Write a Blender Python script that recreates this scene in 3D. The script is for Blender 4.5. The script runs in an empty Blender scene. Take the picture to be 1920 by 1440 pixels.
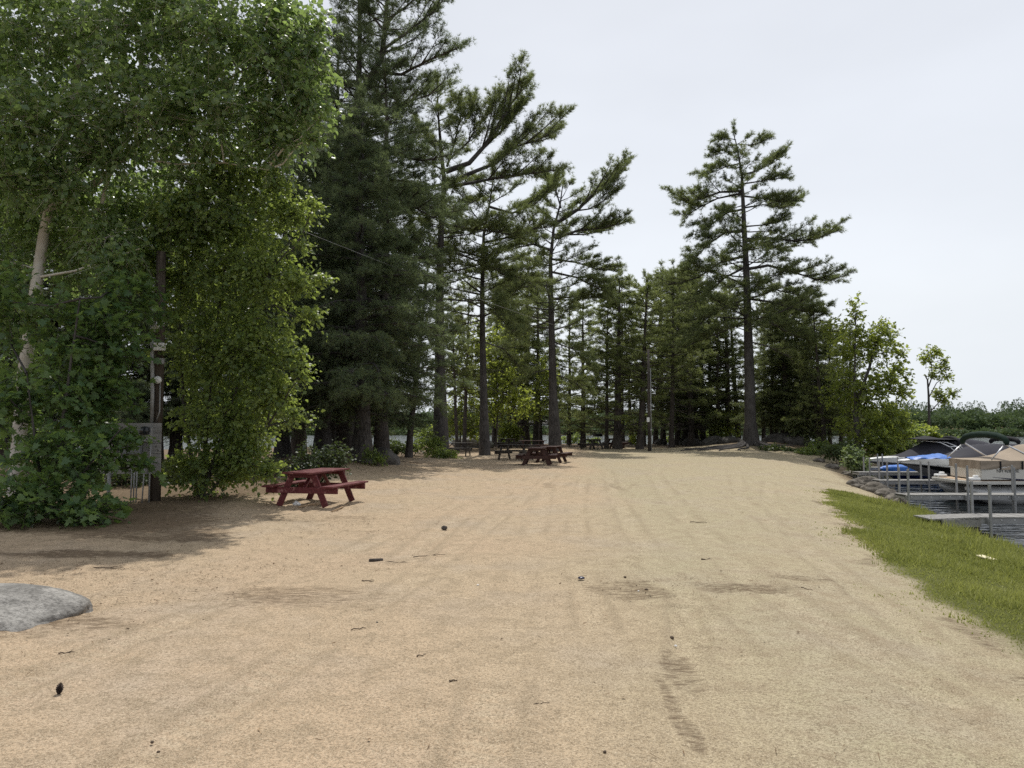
import bpy, bmesh, math, random
import numpy as np
from mathutils import Vector, Matrix, noise as mnoise

R = math.radians
S = bpy.context.scene
COL = S.collection

# ------------------------------------------------------------------ camera
F = 1371.0                      # focal length in photo pixels (1920 wide)
PITCH = math.atan(82.0 / F)
CAM_Z = 1.6
cam_data = bpy.data.cameras.new('camera')
cam_data.sensor_width = 36.0
cam_data.lens = 36.0 * F / 1920.0
cam_data.clip_start = 0.05
cam_data.clip_end = 6000.0
cam = bpy.data.objects.new('camera', cam_data)
COL.objects.link(cam)
cam.location = (0, 0, CAM_Z)
cam.rotation_euler = (math.pi / 2 + PITCH, 0, 0)
S.camera = cam

# ------------------------------------------------------------------ sky and sun
SUN_AZ, SUN_EL = R(5), R(62)   # azimuth from +Y towards +X
world = bpy.data.worlds.new('World')
S.world = world
world.use_nodes = True
wn = world.node_tree
wn.nodes.clear()
w_out = wn.nodes.new('ShaderNodeOutputWorld')
w_bg = wn.nodes.new('ShaderNodeBackground')
w_bg.inputs['Strength'].default_value = 0.122
w_sky = wn.nodes.new('ShaderNodeTexSky')
w_sky.sky_type = 'NISHITA'
w_sky.sun_disc = False
w_sky.sun_elevation = SUN_EL
w_sky.sun_rotation = SUN_AZ
w_sky.air_density = 1.3
w_sky.dust_density = 0.8
w_sky.ozone_density = 1.0
# thin high cloud: whitens the blue
w_hsv = wn.nodes.new('ShaderNodeHueSaturation')
w_hsv.inputs['Saturation'].default_value = 0.30
w_tc = wn.nodes.new('ShaderNodeTexCoord')
w_map = wn.nodes.new('ShaderNodeMapping')
w_map.inputs['Scale'].default_value = (1.0, 1.0, 2.6)
w_noise = wn.nodes.new('ShaderNodeTexNoise')
w_noise.inputs['Scale'].default_value = 1.7
w_noise.inputs['Detail'].default_value = 4.0
w_ramp = wn.nodes.new('ShaderNodeMapRange')
w_ramp.inputs['From Min'].default_value = 0.3
w_ramp.inputs['From Max'].default_value = 0.7
w_ramp.inputs['To Min'].default_value = 0.94
w_ramp.inputs['To Max'].default_value = 1.06
w_mul = wn.nodes.new('ShaderNodeVectorMath')
w_mul.operation = 'SCALE'
# the haze band at the horizon is as bright as the air just above it
w_sep = wn.nodes.new('ShaderNodeSeparateXYZ'); w_com = wn.nodes.new('ShaderNodeCombineXYZ')
w_max = wn.nodes.new('ShaderNodeMath'); w_max.operation = 'MAXIMUM'; w_max.inputs[1].default_value = 0.16
w_nrm = wn.nodes.new('ShaderNodeVectorMath'); w_nrm.operation = 'NORMALIZE'
wn.links.new(w_tc.outputs['Generated'], w_sep.inputs[0])
wn.links.new(w_sep.outputs['X'], w_com.inputs['X']); wn.links.new(w_sep.outputs['Y'], w_com.inputs['Y'])
wn.links.new(w_sep.outputs['Z'], w_max.inputs[0]); wn.links.new(w_max.outputs[0], w_com.inputs['Z'])
wn.links.new(w_com.outputs[0], w_nrm.inputs[0]); wn.links.new(w_nrm.outputs['Vector'], w_sky.inputs['Vector'])
wn.links.new(w_sky.outputs['Color'], w_hsv.inputs['Color'])
wn.links.new(w_tc.outputs['Generated'], w_map.inputs['Vector'])
wn.links.new(w_map.outputs['Vector'], w_noise.inputs['Vector'])
wn.links.new(w_noise.outputs['Fac'], w_ramp.inputs['Value'])
w_mix = wn.nodes.new('ShaderNodeMix'); w_mix.data_type = 'RGBA'
w_mix.inputs[0].default_value = 0.55
w_mix.inputs[7].default_value = (5.45, 5.64, 6.02, 1.0)          # even veil of thin white cloud
wn.links.new(w_hsv.outputs['Color'], w_mix.inputs[6])
wn.links.new(w_mix.outputs[2], w_mul.inputs[0])
wn.links.new(w_ramp.outputs['Result'], w_mul.inputs['Scale'])
wn.links.new(w_mul.outputs['Vector'], w_bg.inputs['Color'])
wn.links.new(w_bg.outputs['Background'], w_out.inputs['Surface'])

sun_dir = Vector((math.sin(SUN_AZ) * math.cos(SUN_EL), math.cos(SUN_AZ) * math.cos(SUN_EL), math.sin(SUN_EL)))
sun_data = bpy.data.lights.new('sun', 'SUN')
sun_data.energy = 3.0
sun_data.angle = R(0.6)
sun_data.color = (1.0, 0.965, 0.90)
sun = bpy.data.objects.new('sun', sun_data)
sun.rotation_euler = sun_dir.to_track_quat('Z', 'Y').to_euler()
COL.objects.link(sun)

S.view_settings.view_transform = 'Standard'
S.view_settings.look = 'None'
S.view_settings.exposure = 0.2
S.view_settings.gamma = 1.0
S.cycles.max_bounces = 8
S.cycles.diffuse_bounces = 5
S.cycles.glossy_bounces = 3
S.cycles.transmission_bounces = 4
S.cycles.transparent_max_bounces = 4
S.cycles.use_denoising = False
S.cycles.sample_clamp_direct = 10.0
S.cycles.sample_clamp_indirect = 4.0

# ------------------------------------------------------------------ picture helpers
CP, SP = math.cos(PITCH), math.sin(PITCH)


def ray(px, py):
    u = (720 - py) / F
    return Vector(((px - 960) / F, CP - SP * u, SP + CP * u))


def at(px, py, y):
    """the point seen at photo pixel (px, py) that stands y metres ahead"""
    d = ray(px, py)
    t = y / d.y
    return Vector((d.x * t, y, CAM_Z + d.z * t))


# ------------------------------------------------------------------ numpy noise
def _hash(ix, iy, seed):
    n = (ix * 374761393 + iy * 668265263 + seed * 1442695041) & 0xFFFFFFFF
    n = ((n ^ (n >> 13)) * 1274126177) & 0xFFFFFFFF
    return ((n ^ (n >> 16)) & 0xFFFF) / 65535.0


def vnoise(x, y, seed=0):
    x = np.asarray(x, float); y = np.asarray(y, float)
    ix = np.floor(x).astype(np.int64); iy = np.floor(y).astype(np.int64)
    fx = x - ix; fy = y - iy
    fx = fx * fx * (3 - 2 * fx); fy = fy * fy * (3 - 2 * fy)
    a = _hash(ix, iy, seed); b = _hash(ix + 1, iy, seed)
    c = _hash(ix, iy + 1, seed); d = _hash(ix + 1, iy + 1, seed)
    return (a * (1 - fx) + b * fx) * (1 - fy) + (c * (1 - fx) + d * fx) * fy


def fbm(x, y, seed=0, octs=4):
    s = 0; a = 0.5; t = 0
    for o in range(octs):
        s = s + a * vnoise(np.asarray(x) * 2 ** o, np.asarray(y) * 2 ** o, seed + o * 17)
        t += a; a *= 0.5
    return s / t


def smooth(a, b, x):
    t = np.clip((np.asarray(x, float) - a) / (b - a), 0, 1)
    return t * t * (3 - 2 * t)


def sdist_poly(x, y, poly):
    """signed distance to a closed polygon, positive inside"""
    x = np.asarray(x, float); y = np.asarray(y, float)
    d2 = np.full(x.shape, 1e18); inside = np.zeros(x.shape, bool)
    n = len(poly)
    for i in range(n):
        ax, ay = poly[i]; bx, by = poly[(i + 1) % n]
        ex, ey = bx - ax, by - ay
        t = np.clip(((x - ax) * ex + (y - ay) * ey) / (ex * ex + ey * ey + 1e-12), 0, 1)
        d2 = np.minimum(d2, (x - ax - t * ex) ** 2 + (y - ay - t * ey) ** 2)
        if abs(by - ay) > 1e-9:
            cond = ((ay > y) != (by > y)) & (x < (bx - ax) * (y - ay) / (by - ay) + ax)
            inside ^= cond
    return np.where(inside, 1, -1) * np.sqrt(d2)


def dist_line(x, y, pts):
    """distance to an open polyline and the arc length along it"""
    x = np.asarray(x, float); y = np.asarray(y, float)
    best = np.full(x.shape, 1e18); arc = np.zeros(x.shape); acc = 0; sgn = np.zeros(x.shape)
    for (ax, ay), (bx, by) in zip(pts[:-1], pts[1:]):
        ex, ey = bx - ax, by - ay
        L = math.hypot(ex, ey)
        t = np.clip(((x - ax) * ex + (y - ay) * ey) / (L * L), 0, 1)
        d = np.hypot(x - ax - t * ex, y - ay - t * ey)
        m = d < best
        best = np.where(m, d, best); arc = np.where(m, acc + t * L, arc)
        sgn = np.where(m, np.sign((x - ax) * ey - (y - ay) * ex), sgn)
        acc += L
    return best, arc, sgn


# ------------------------------------------------------------------ the lie of the land
WATER = -0.9
LAND = [(-300, -300), (6, -300), (6.3, -40), (6.6, -4), (7.4, 4), (8.6, 9), (9.7, 12.6), (10.6, 16), (12.1, 21.2),
        (13.7, 26.6), (15.4, 32), (16.9, 36), (18.2, 40), (21, 43.5), (26, 46), (33, 50), (38, 54), (39.5, 59), (35, 65),
        (28, 70), (22, 75), (12, 79), (0, 80), (-10, 78), (-16, 71), (-24, 62), (-40, 54), (-80, 46), (-300, 40)]
GRASS = [(1.0, -3), (2.3, 1), (3.1, 3.5), (3.86, 5.5), (4.3, 7.6), (5.06, 10.5), (6.3, 13.9), (7.6, 17.5), (8.9, 20.6), (9.7, 22.2),
         (10.7, 22.3), (11.9, 21.0), (10.5, 16.0), (9.5, 12.6), (8.4, 9), (7.2, 4), (6.4, -4)]
TRACKS = [([(-3.2, 4), (-2.2, 9), (-0.9, 17), (0.9, 30)], 0.15, 0.010), ([(-1.8, 3.4), (-1.0, 8), (0.3, 17), (2.2, 30)], 0.15, 0.010), ([(3.2, 5.5), (3.9, 9.5), (5.6, 16), (8.0, 23)], 0.17, 0.014), ([(0.6, 3), (0.75, 8), (1.3, 15), (2.6, 26)], 0.15, 0.010),
          ([gxy for gxy in ((0.78, 2.6), (0.86, 3.6), (1.02, 4.6), (1.35, 5.6), (1.5, 6.6))], 0.13, 0.016),
          ([(1.25, 8.8), (1.62, 7.6), (1.75, 6.9)], 0.10, 0.018), ([(1.45, 9.0), (1.85, 7.7), (1.98, 7.0)], 0.10, 0.018),
          ([(-0.2, 3), (0.1, 8), (0.6, 15), (1.4, 26)], 0.16, 0.010), ([(1.5, 3), (1.7, 9), (2.3, 16), (3.6, 28)], 0.16, 0.010),
          ([(2.6, 4.5), (2.55, 8), (3.2, 14), (5.0, 26)], 0.20, 0.014), ([(4.0, 10), (5.0, 16), (7.6, 25)], 0.18, 0.012),
          ([(0.9, 16.8), (1.6, 19.6), (2.5, 23)], 0.25, 0.02), ([(2.3, 17.5), (2.9, 20), (3.6, 22.5)], 0.25, 0.02),
          ([(-1.3, 9.0), (-1.0, 13), (-0.2, 18)], 0.2, 0.012)]
FOREST = [(-60, 8.2), (-6.6, 10.2), (-4.7, 12.0), (-4.9, 17), (-5.6, 23), (-4.6, 31), (-3, 43), (0, 55), (8, 58), (13, 56), (17, 49), (20, 45),
          (26, 47), (39, 55), (38, 62), (20, 76), (0, 80), (-20, 70), (-60, 50)]


def height(x, y):
    x = np.asarray(x, float); y = np.asarray(y, float)
    s = sdist_poly(x, y, LAND) + 0.5 * (fbm(x * 0.6, y * 0.6, 5, 2) - 0.5)
    z = np.interp(s, [-14, -4, 0, 1.3, 3.2, 5.2, 8], [-3.0, -1.9, -0.92, -0.55, -0.2, -0.02, 0.0])
    z = z + 0.5 * np.exp(-(((x + 7.2) / 3.6) ** 2 + ((y - 30) / 6.0) ** 2))           # bank under the left pines
    z = z + 0.25 * np.exp(-(((x + 9.0) / 5) ** 2 + ((y - 20) / 6.0) ** 2))
    z = z + 0.55 * np.exp(-(((x - 18.2) / 4.2) ** 2 + ((y - 54) / 4.0) ** 2))          # root mound under the big right pine
    r = np.hypot(x, y)
    z = z + 0.05 * (fbm(x * 0.25, y * 0.25, 9, 2) - 0.5) * smooth(3, 6, s)
    ang = np.arctan2(x, y)
    rs = 258 + 20 * (fbm(ang * 5, ang * 0 + 3, 21, 3) - 0.5)
    far = np.interp(r - rs, [-12, 0, 4, 40, 400, 2600], [0, 2.2, 2.6, 5.0, 12.0, 28])
    return z + far


def gz(x, y):
    return float(height(np.array([x]), np.array([y]))[0])


def gnd(px, py):
    """the ground point seen at a photo pixel"""
    d = ray(px, py)
    z = 0.0
    for _ in range(12):
        t = (z - CAM_Z) / d.z
        z = 0.6 * z + 0.4 * gz(d.x * t, d.y * t)
    t = (z - CAM_Z) / d.z
    return Vector((d.x * t, d.y * t, gz(d.x * t, d.y * t)))


# ------------------------------------------------------------------ object helpers
def tag(o, label=None, cat=None, group=None, kind=None):
    if label: o['label'] = label
    if cat: o['category'] = cat
    if group: o['group'] = group
    if kind: o['kind'] = kind
    return o


def empty(name, loc=(0, 0, 0), rz=0.0, label=None, cat=None, group=None):
    o = bpy.data.objects.new(name, None)
    o.empty_display_size = 0.2
    COL.objects.link(o)
    o.location = loc
    o.rotation_euler = (0, 0, rz)
    return tag(o, label, cat, group)


def copy_tree(o, parent=None):
    c = o.copy()
    COL.objects.link(c)
    c.parent = parent
    for ch in list(o.children):
        copy_tree(ch, c)
    return c


def add_mesh(name, verts, faces, mat=None, parent=None, smooth_shade=False, tint=None):
    """verts (N,3); faces an (M,k) array or a list of such arrays"""
    verts = np.ascontiguousarray(verts, np.float32)
    if isinstance(faces, np.ndarray): faces = [faces]
    faces = [f for f in faces if len(f)]
    me = bpy.data.meshes.new(name)
    me.vertices.add(len(verts))
    me.vertices.foreach_set('co', verts.ravel())
    loops = np.concatenate([f.ravel() for f in faces]).astype(np.int32)
    starts = []; acc = 0
    for f in faces:
        m, k = f.shape
        starts.append(acc + np.arange(m) * k)
        acc += m * k
    starts = np.concatenate(starts).astype(np.int32)
    me.loops.add(len(loops))
    me.loops.foreach_set('vertex_index', loops)
    me.polygons.add(len(starts))
    me.polygons.foreach_set('loop_start', starts)
    if smooth_shade:
        me.polygons.foreach_set('use_smooth', np.ones(len(starts), bool))
    if tint is not None:
        a = me.attributes.new('tint', 'FLOAT', 'POINT')
        a.data.foreach_set('value', np.ascontiguousarray(tint, np.float32))
    me.update(calc_edges=True)
    o = bpy.data.objects.new(name, me)
    COL.objects.link(o)
    if mat: me.materials.append(mat)
    if parent: o.parent = parent
    return o


class MB:
    """collects boxes, bars, tubes and sheets into one mesh"""
    def __init__(self):
        self.v = []; self.f = []

    def add(self, vs, fs):
        b = len(self.v)
        self.v += [tuple(p) for p in vs]
        self.f += [tuple(i + b for i in q) for q in fs]
        return self

    def box(self, c, s, rot=None):
        c = Vector(c); hx, hy, hz = s[0] / 2, s[1] / 2, s[2] / 2
        vs = [Vector((x, y, z)) for x in (-hx, hx) for y in (-hy, hy) for z in (-hz, hz)]
        if rot is not None: vs = [rot @ v for v in vs]
        vs = [c + v for v in vs]
        return self.add(vs, [(0, 1, 3, 2), (4, 6, 7, 5), (0, 4, 5, 1), (2, 3, 7, 6), (0, 2, 6, 4), (1, 5, 7, 3)])

    def bar(self, a, b, w, h, up=(0, 0, 1)):
        """rectangular bar from a to b, w wide sideways, h along up"""
        a = Vector(a); b = Vector(b); d = (b - a).normalized(); up = Vector(up)
        s = d.cross(up)
        if s.length < 1e-5: s = d.cross(Vector((0, 1, 0)))
        s.normalize(); u = s.cross(d).normalized()
        vs = []
        for p in (a, b):
            for i, j in ((-1, -1), (1, -1), (1, 1), (-1, 1)):
                vs.append(p + s * (w / 2 * i) + u * (h / 2 * j))
        return self.add(vs, [(0, 3, 2, 1), (4, 5, 6, 7), (0, 1, 5, 4), (1, 2, 6, 5), (2, 3, 7, 6), (3, 0, 4, 7)])

    def tube(self, pts, rad, n=8, cap=True):
        pts = [Vector(p) for p in pts]
        if not hasattr(rad, '__len__'): rad = [rad] * len(pts)
        vs = []; fs = []
        t0 = (pts[1] - pts[0]).normalized()
        ref = Vector((0, 0, 1)) if abs(t0.z) < 0.9 else Vector((1, 0, 0))
        s = t0.cross(ref).normalized()
        for i, p in enumerate(pts):
            t = (pts[min(i + 1, len(pts) - 1)] - pts[max(i - 1, 0)]).normalized()
            s = (s - t * s.dot(t)).normalized()
            u = t.cross(s)
            for k in range(n):
                a = 2 * math.pi * k / n
                vs.append(p + (s * math.cos(a) + u * math.sin(a)) * rad[i])
        for i in range(len(pts) - 1):
            for k in range(n):
                k2 = (k + 1) % n
                fs.append((i * n + k, i * n + k2, (i + 1) * n + k2, (i + 1) * n + k))
        if cap:
            fs.append(tuple(range(n - 1, -1, -1)))
            fs.append(tuple(range((len(pts) - 1) * n, len(pts) * n)))
        return self.add(vs, fs)

    def sheet(self, grid):
        """grid: rows of points"""
        nr, nc = len(grid), len(grid[0])
        vs = [p for row in grid for p in row]
        fs = [(i * nc + j, i * nc + j + 1, (i + 1) * nc + j + 1, (i + 1) * nc + j) for i in range(nr - 1) for j in range(nc - 1)]
        return self.add(vs, fs)

    def build(self, name, mat=None, parent=None, smooth_shade=False, bevel=0.0):
        me = bpy.data.meshes.new(name)
        me.from_pydata(self.v, [], self.f)
        bm = bmesh.new(); bm.from_mesh(me)
        bmesh.ops.recalc_face_normals(bm, faces=bm.faces)
        if bevel > 0:
            es = [e for e in bm.edges if len(e.link_faces) == 2 and e.calc_face_angle(0) > 0.6]
            bmesh.ops.bevel(bm, geom=es, offset=bevel, segments=1, affect='EDGES', clamp_overlap=True)
        bm.to_mesh(me); bm.free()
        if smooth_shade:
            me.polygons.foreach_set('use_smooth', np.ones(len(me.polygons), bool))
        me.update()
        if mat: me.materials.append(mat)
        o = bpy.data.objects.new(name, me)
        COL.objects.link(o)
        if parent: o.parent = parent
        return o


# ------------------------------------------------------------------ materials
class NT:
    def __init__(self, name):
        self.m = bpy.data.materials.new(name)
        self.m.use_nodes = True
        self.t = self.m.node_tree
        self.t.nodes.clear()
        self.out = self.t.nodes.new('ShaderNodeOutputMaterial')

    def n(self, kind, **kw):
        nd = self.t.nodes.new(kind)
        for k, v in kw.items():
            if k.startswith('i_'):
                nd.inputs[k[2:].replace('_', ' ')].default_value = v
            else:
                setattr(nd, k, v)
        return nd

    def l(self, a, b): self.t.links.new(a, b)

    def mixc(self, fac, a, b, mode='MIX'):
        nd = self.t.nodes.new('ShaderNodeMix'); nd.data_type = 'RGBA'; nd.blend_type = mode
        nd.clamp_factor = True
        for sock, val in ((nd.inputs[0], fac), (nd.inputs[6], a), (nd.inputs[7], b)):
            if hasattr(val, 'is_linked'): self.l(val, sock)
            elif isinstance(val, (int, float)): sock.default_value = val
            else: sock.default_value = (*val, 1.0) if len(val) == 3 else val
        return nd.outputs[2]

    def rng(self, val, a, b, c=0.0, d=1.0):
        nd = self.t.nodes.new('ShaderNodeMapRange')
        self.l(val, nd.inputs['Value'])
        for k, v in (('From Min', a), ('From Max', b), ('To Min', c), ('To Max', d)): nd.inputs[k].default_value = v
        return nd.outputs['Result']

    def noise(self, scale, detail=3.0, rough=0.55, vec=None, dim='3D'):
        nd = self.n('ShaderNodeTexNoise')
        nd.inputs['Scale'].default_value = scale; nd.inputs['Detail'].default_value = detail
        nd.inputs['Roughness'].default_value = rough
        if vec is not None: self.l(vec, nd.inputs['Vector'])
        return nd.outputs['Fac']

    def obj(self, scale=None):
        tc = self.n('ShaderNodeTexCoord')
        if scale is None: return tc.outputs['Object']
        mp = self.n('ShaderNodeMapping'); mp.inputs['Scale'].default_value = scale
        self.l(tc.outputs['Object'], mp.inputs['Vector'])
        return mp.outputs['Vector']

    def bump(self, hgt, strength, dist=0.02, prev=None):
        b = self.n('ShaderNodeBump')
        b.inputs['Strength'].default_value = strength; b.inputs['Distance'].default_value = dist
        self.l(hgt, b.inputs['Height'])
        if prev is not None: self.l(prev, b.inputs['Normal'])
        return b.outputs['Normal']

    def principled(self, color, rough=0.6, metal=0.0, normal=None, spec=0.4):
        p = self.n('ShaderNodeBsdfPrincipled')
        if hasattr(color, 'is_linked'): self.l(color, p.inputs['Base Color'])
        else: p.inputs['Base Color'].default_value = (*color, 1)
        if hasattr(rough, 'is_linked'): self.l(rough, p.inputs['Roughness'])
        else: p.inputs['Roughness'].default_value = rough
        p.inputs['Metallic'].default_value = metal
        p.inputs['Specular IOR Level'].default_value = spec
        if normal is not None: self.l(normal, p.inputs['Normal'])
        return p

    def done(self, bsdf):
        self.l(bsdf.outputs[0], self.out.inputs['Surface'])
        return self.m


def mat_plain(name, col, rough=0.5, metal=0.0, var=0.15, scale=6.0, bump=0.0, spec=0.4):
    """one colour with uneven wear"""
    t = NT(name)
    v = t.obj()
    n1 = t.noise(scale, 4, 0.6, v)
    f = t.rng(n1, 0.3, 0.7)
    c = t.mixc(f, tuple(x * (1 - var) for x in col), tuple(min(1, x * (1 + var)) for x in col))
    nm = t.bump(t.noise(scale * 8, 3, 0.6, v), bump, 0.01) if bump else None
    ro = t.rng(n1, 0.3, 0.7, max(0.02, rough - 0.08), min(1, rough + 0.08))
    return t.done(t.principled(c, ro, metal, nm, spec))


def mat_leaf(name, dark, light, trans, tfac=0.4, rough=0.45, spec=0.35):
    t = NT(name)
    a = t.n('ShaderNodeAttribute', attribute_name='tint')
    c = t.mixc(a.outputs['Fac'], dark, light)
    p = t.principled(c, rough, 0, None, spec)
    tr = t.n('ShaderNodeBsdfTranslucent')
    ct = t.mixc(a.outputs['Fac'], tuple(x * 0.75 for x in trans), trans)
    t.l(ct, tr.inputs['Color'])
    mx = t.n('ShaderNodeMixShader'); mx.inputs[0].default_value = tfac
    t.l(p.outputs[0], mx.inputs[1]); t.l(tr.outputs[0], mx.inputs[2])
    return t.done(mx)


def mat_bark(name, dark, light, zs=0.25, scale=14.0):
    t = NT(name)
    v = t.obj((1, 1, zs))
    n1 = t.noise(scale, 5, 0.65, v)
    c = t.mixc(t.rng(n1, 0.35, 0.65), dark, light)
    n2 = t.noise(1.3, 2, 0.5, t.obj())
    c = t.mixc(t.rng(n2, 0.4, 0.7, 0, 0.5), c, tuple(x * 1.3 for x in light))
    return t.done(t.principled(c, 0.92, 0, t.bump(n1, 0.9, 0.05), 0.15))


def mat_birch():
    t = NT('birch_bark')
    v = t.obj((1, 1, 7))
    n1 = t.noise(2.2, 4, 0.7, v)
    c = t.mixc(t.rng(n1, 0.60, 0.68), (0.56, 0.53, 0.48), (0.10, 0.085, 0.07))
    n2 = t.noise(1.6, 3, 0.6, t.obj())
    c = t.mixc(t.rng(n2, 0.45, 0.7, 0, 0.7), c, (0.33, 0.27, 0.21))
    return t.done(t.principled(c, 0.75, 0, t.bump(n1, 0.3, 0.01), 0.25))


def mat_rock(name, dark, light):
    t = NT(name)
    v = t.obj()
    n1 = t.noise(2.3, 6, 0.65, v); n2 = t.noise(30, 4, 0.7, v); n3 = t.noise(120, 2, 0.6, v)
    c = t.mixc(t.rng(n1, 0.35, 0.65), dark, light)
    c = t.mixc(t.rng(n2, 0.45, 0.7, 0, 0.6), c, tuple(x * 0.55 for x in dark))
    c = t.mixc(t.rng(n3, 0.6, 0.7, 0, 0.5), c, tuple(min(1, x * 1.5) for x in light))
    vo = t.n('ShaderNodeTexVoronoi', feature='DISTANCE_TO_EDGE'); vo.inputs['Scale'].default_value = 1.7
    dv = t.n('ShaderNodeVectorMath', operation='MULTIPLY_ADD'); wn_ = t.n('ShaderNodeTexNoise'); wn_.inputs['Scale'].default_value = 3.0
    t.l(v, wn_.inputs['Vector']); t.l(wn_.outputs['Color'], dv.inputs[0]); dv.inputs[1].default_value = (0.5, 0.5, 0.5); t.l(v, dv.inputs[2])
    t.l(dv.outputs[0], vo.inputs['Vector'])
    crk = t.rng(vo.outputs['Distance'], 0.0, 0.022, 1.0, 0.0)
    c = t.mixc(t.rng(n2, 0.45, 0.6, 0, 0.25), c, tuple(x * 0.6 for x in dark))
    n4 = t.noise(5.5, 5, 0.7, v)
    c = t.mixc(t.rng(n4, 0.56, 0.62, 0, 0.55), c, tuple(min(1, x * 1.25) for x in light))     # lichen
    nm = t.bump(n1, 0.6, 0.10); nm = t.bump(n2, 0.7, 0.025, nm); nm = t.bump(crk, 0.12, 0.01, nm)
    return t.done(t.principled(c, 0.88, 0, nm, 0.25))


def mat_wood(name, dark, light, axis=(1, 12, 12), scale=3.0, rough=0.65, flake=None, fmin=0.56):
    t = NT(name)
    v = t.obj(axis)
    n1 = t.noise(scale, 5, 0.65, v)
    c = t.mixc(t.rng(n1, 0.3, 0.7), dark, light)
    if flake is not None:
        n2 = t.noise(7, 5, 0.7, t.obj(tuple(0.4 if a == 1 else 1.0 for a in axis)))
        c = t.mixc(t.rng(n2, fmin, fmin + 0.06), c, flake)
    return t.done(t.principled(c, rough, 0, t.bump(n1, 0.35, 0.01), 0.3))


M = {}
M['needle'] = mat_leaf('pine_needles', (0.080, 0.112, 0.058), (0.185, 0.212, 0.098), (0.33, 0.39, 0.12), 0.42, 0.5, 0.3)
M['needle_dark'] = mat_leaf('dark_pine_needles', (0.070, 0.108, 0.068), (0.165, 0.200, 0.108), (0.28, 0.35, 0.13), 0.40, 0.55, 0.25)
M['needle_spruce'] = mat_leaf('forest_needles', (0.092, 0.124, 0.064), (0.205, 0.230, 0.105), (0.38, 0.44, 0.13), 0.44, 0.5, 0.25)
M['leaf_birch'] = mat_leaf('birch_leaves', (0.090, 0.152, 0.074), (0.188, 0.252, 0.106), (0.39, 0.53, 0.14), 0.49, 0.34, 0.6)
M['leaf_maple'] = mat_leaf('maple_leaves', (0.062, 0.124, 0.054), (0.134, 0.204, 0.072), (0.29, 0.42, 0.09), 0.46, 0.42, 0.4)
M['leaf_olive'] = mat_leaf('olive_leaves', (0.080, 0.130, 0.050), (0.172, 0.226, 0.076), (0.44, 0.55, 0.11), 0.49, 0.42, 0.4)
M['leaf_lime'] = mat_leaf('yellow_green_leaves', (0.090, 0.130, 0.030), (0.210, 0.255, 0.065), (0.52, 0.60, 0.10), 0.56, 0.42, 0.4)
M['leaf_dull'] = mat_leaf('dull_shrub_leaves', (0.045, 0.072, 0.032), (0.095, 0.125, 0.045), (0.18, 0.24, 0.05), 0.36, 0.5, 0.3)
M['leaf_shaded'] = mat_leaf('shaded_shrub_leaves', (0.028, 0.046, 0.024), (0.066, 0.090, 0.038), (0.10, 0.14, 0.03), 0.3, 0.5, 0.3)  # shrub leaves darkened, the shade they stand in is put into the colour
M['leaf_far'] = mat_leaf('far_leaves', (0.054, 0.090, 0.048), (0.118, 0.162, 0.072), (0.15, 0.21, 0.07), 0.28, 0.6, 0.2)
M['leaf_pale'] = mat_leaf('pale_shrub_leaves', (0.10, 0.15, 0.05), (0.30, 0.36, 0.20), (0.25, 0.33, 0.08), 0.35, 0.45, 0.4)
M['grass'] = mat_leaf('grass_blades', (0.185, 0.212, 0.050), (0.450, 0.450, 0.165), (0.40, 0.43, 0.10), 0.34, 0.6, 0.2)
M['bark'] = mat_bark('pine_bark', (0.030, 0.027, 0.026), (0.092, 0.084, 0.079))
M['bark_dark'] = mat_bark('dark_bark', (0.034, 0.029, 0.026), (0.100, 0.087, 0.078))
M['bark_grey'] = mat_bark('grey_bark', (0.034, 0.031, 0.030), (0.105, 0.097, 0.092))
M['birch'] = mat_birch()
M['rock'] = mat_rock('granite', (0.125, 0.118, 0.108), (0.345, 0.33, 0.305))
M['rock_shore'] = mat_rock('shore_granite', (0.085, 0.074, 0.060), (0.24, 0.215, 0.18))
M['rock_dark'] = mat_rock('shaded_granite', (0.05, 0.046, 0.042), (0.15, 0.14, 0.13))  # darker copy of the granite, shade put into its colour
M['red_paint'] = mat_wood('red_painted_wood', (0.078, 0.015, 0.017), (0.155, 0.036, 0.039), (9, 0.7, 9), 3, 0.55, (0.30, 0.14, 0.13), 0.565)
M['brown_paint'] = mat_wood('brown_stained_wood', (0.040, 0.019, 0.016), (0.088, 0.042, 0.034), (9, 0.7, 9), 3, 0.6, (0.21, 0.13, 0.10), 0.63)
M['dark_wood'] = mat_wood('dark_weathered_wood', (0.030, 0.026, 0.023), (0.085, 0.075, 0.066), (9, 0.7, 9), 3, 0.75)
M['dock_wood'] = mat_wood('grey_dock_boards', (0.17, 0.165, 0.155), (0.33, 0.32, 0.30), (9, 0.8, 9), 3, 0.8)
M['pole_wood'] = mat_bark('pole_wood', (0.040, 0.032, 0.026), (0.120, 0.098, 0.080), 0.06, 22)
M['alu'] = mat_plain('dull_aluminium', (0.30, 0.30, 0.30), 0.55, 0.25, 0.18, 5)
M['tube_alu'] = mat_plain('pontoon_aluminium', (0.50, 0.50, 0.50), 0.4, 0.3, 0.12, 4)
M['rim_light'] = mat_plain('pale_deck_rim', (0.60, 0.58, 0.53), 0.45, 0.1, 0.06, 3)
M['alu_bright'] = mat_plain('bright_aluminium', (0.70, 0.70, 0.71), 0.32, 0.75, 0.08, 5)
M['galv'] = mat_plain('galvanised_pipe', (0.34, 0.34, 0.34), 0.5, 0.3, 0.15, 9)
M['white_gel'] = mat_plain('white_gelcoat', (0.82, 0.82, 0.80), 0.22, 0, 0.03, 2)
M['cream_panel'] = mat_plain('cream_panel', (0.66, 0.63, 0.57), 0.35, 0, 0.04, 2)
M['black_gel'] = mat_plain('black_gelcoat', (0.008, 0.008, 0.011), 0.15, 0, 0.1, 2)
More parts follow.
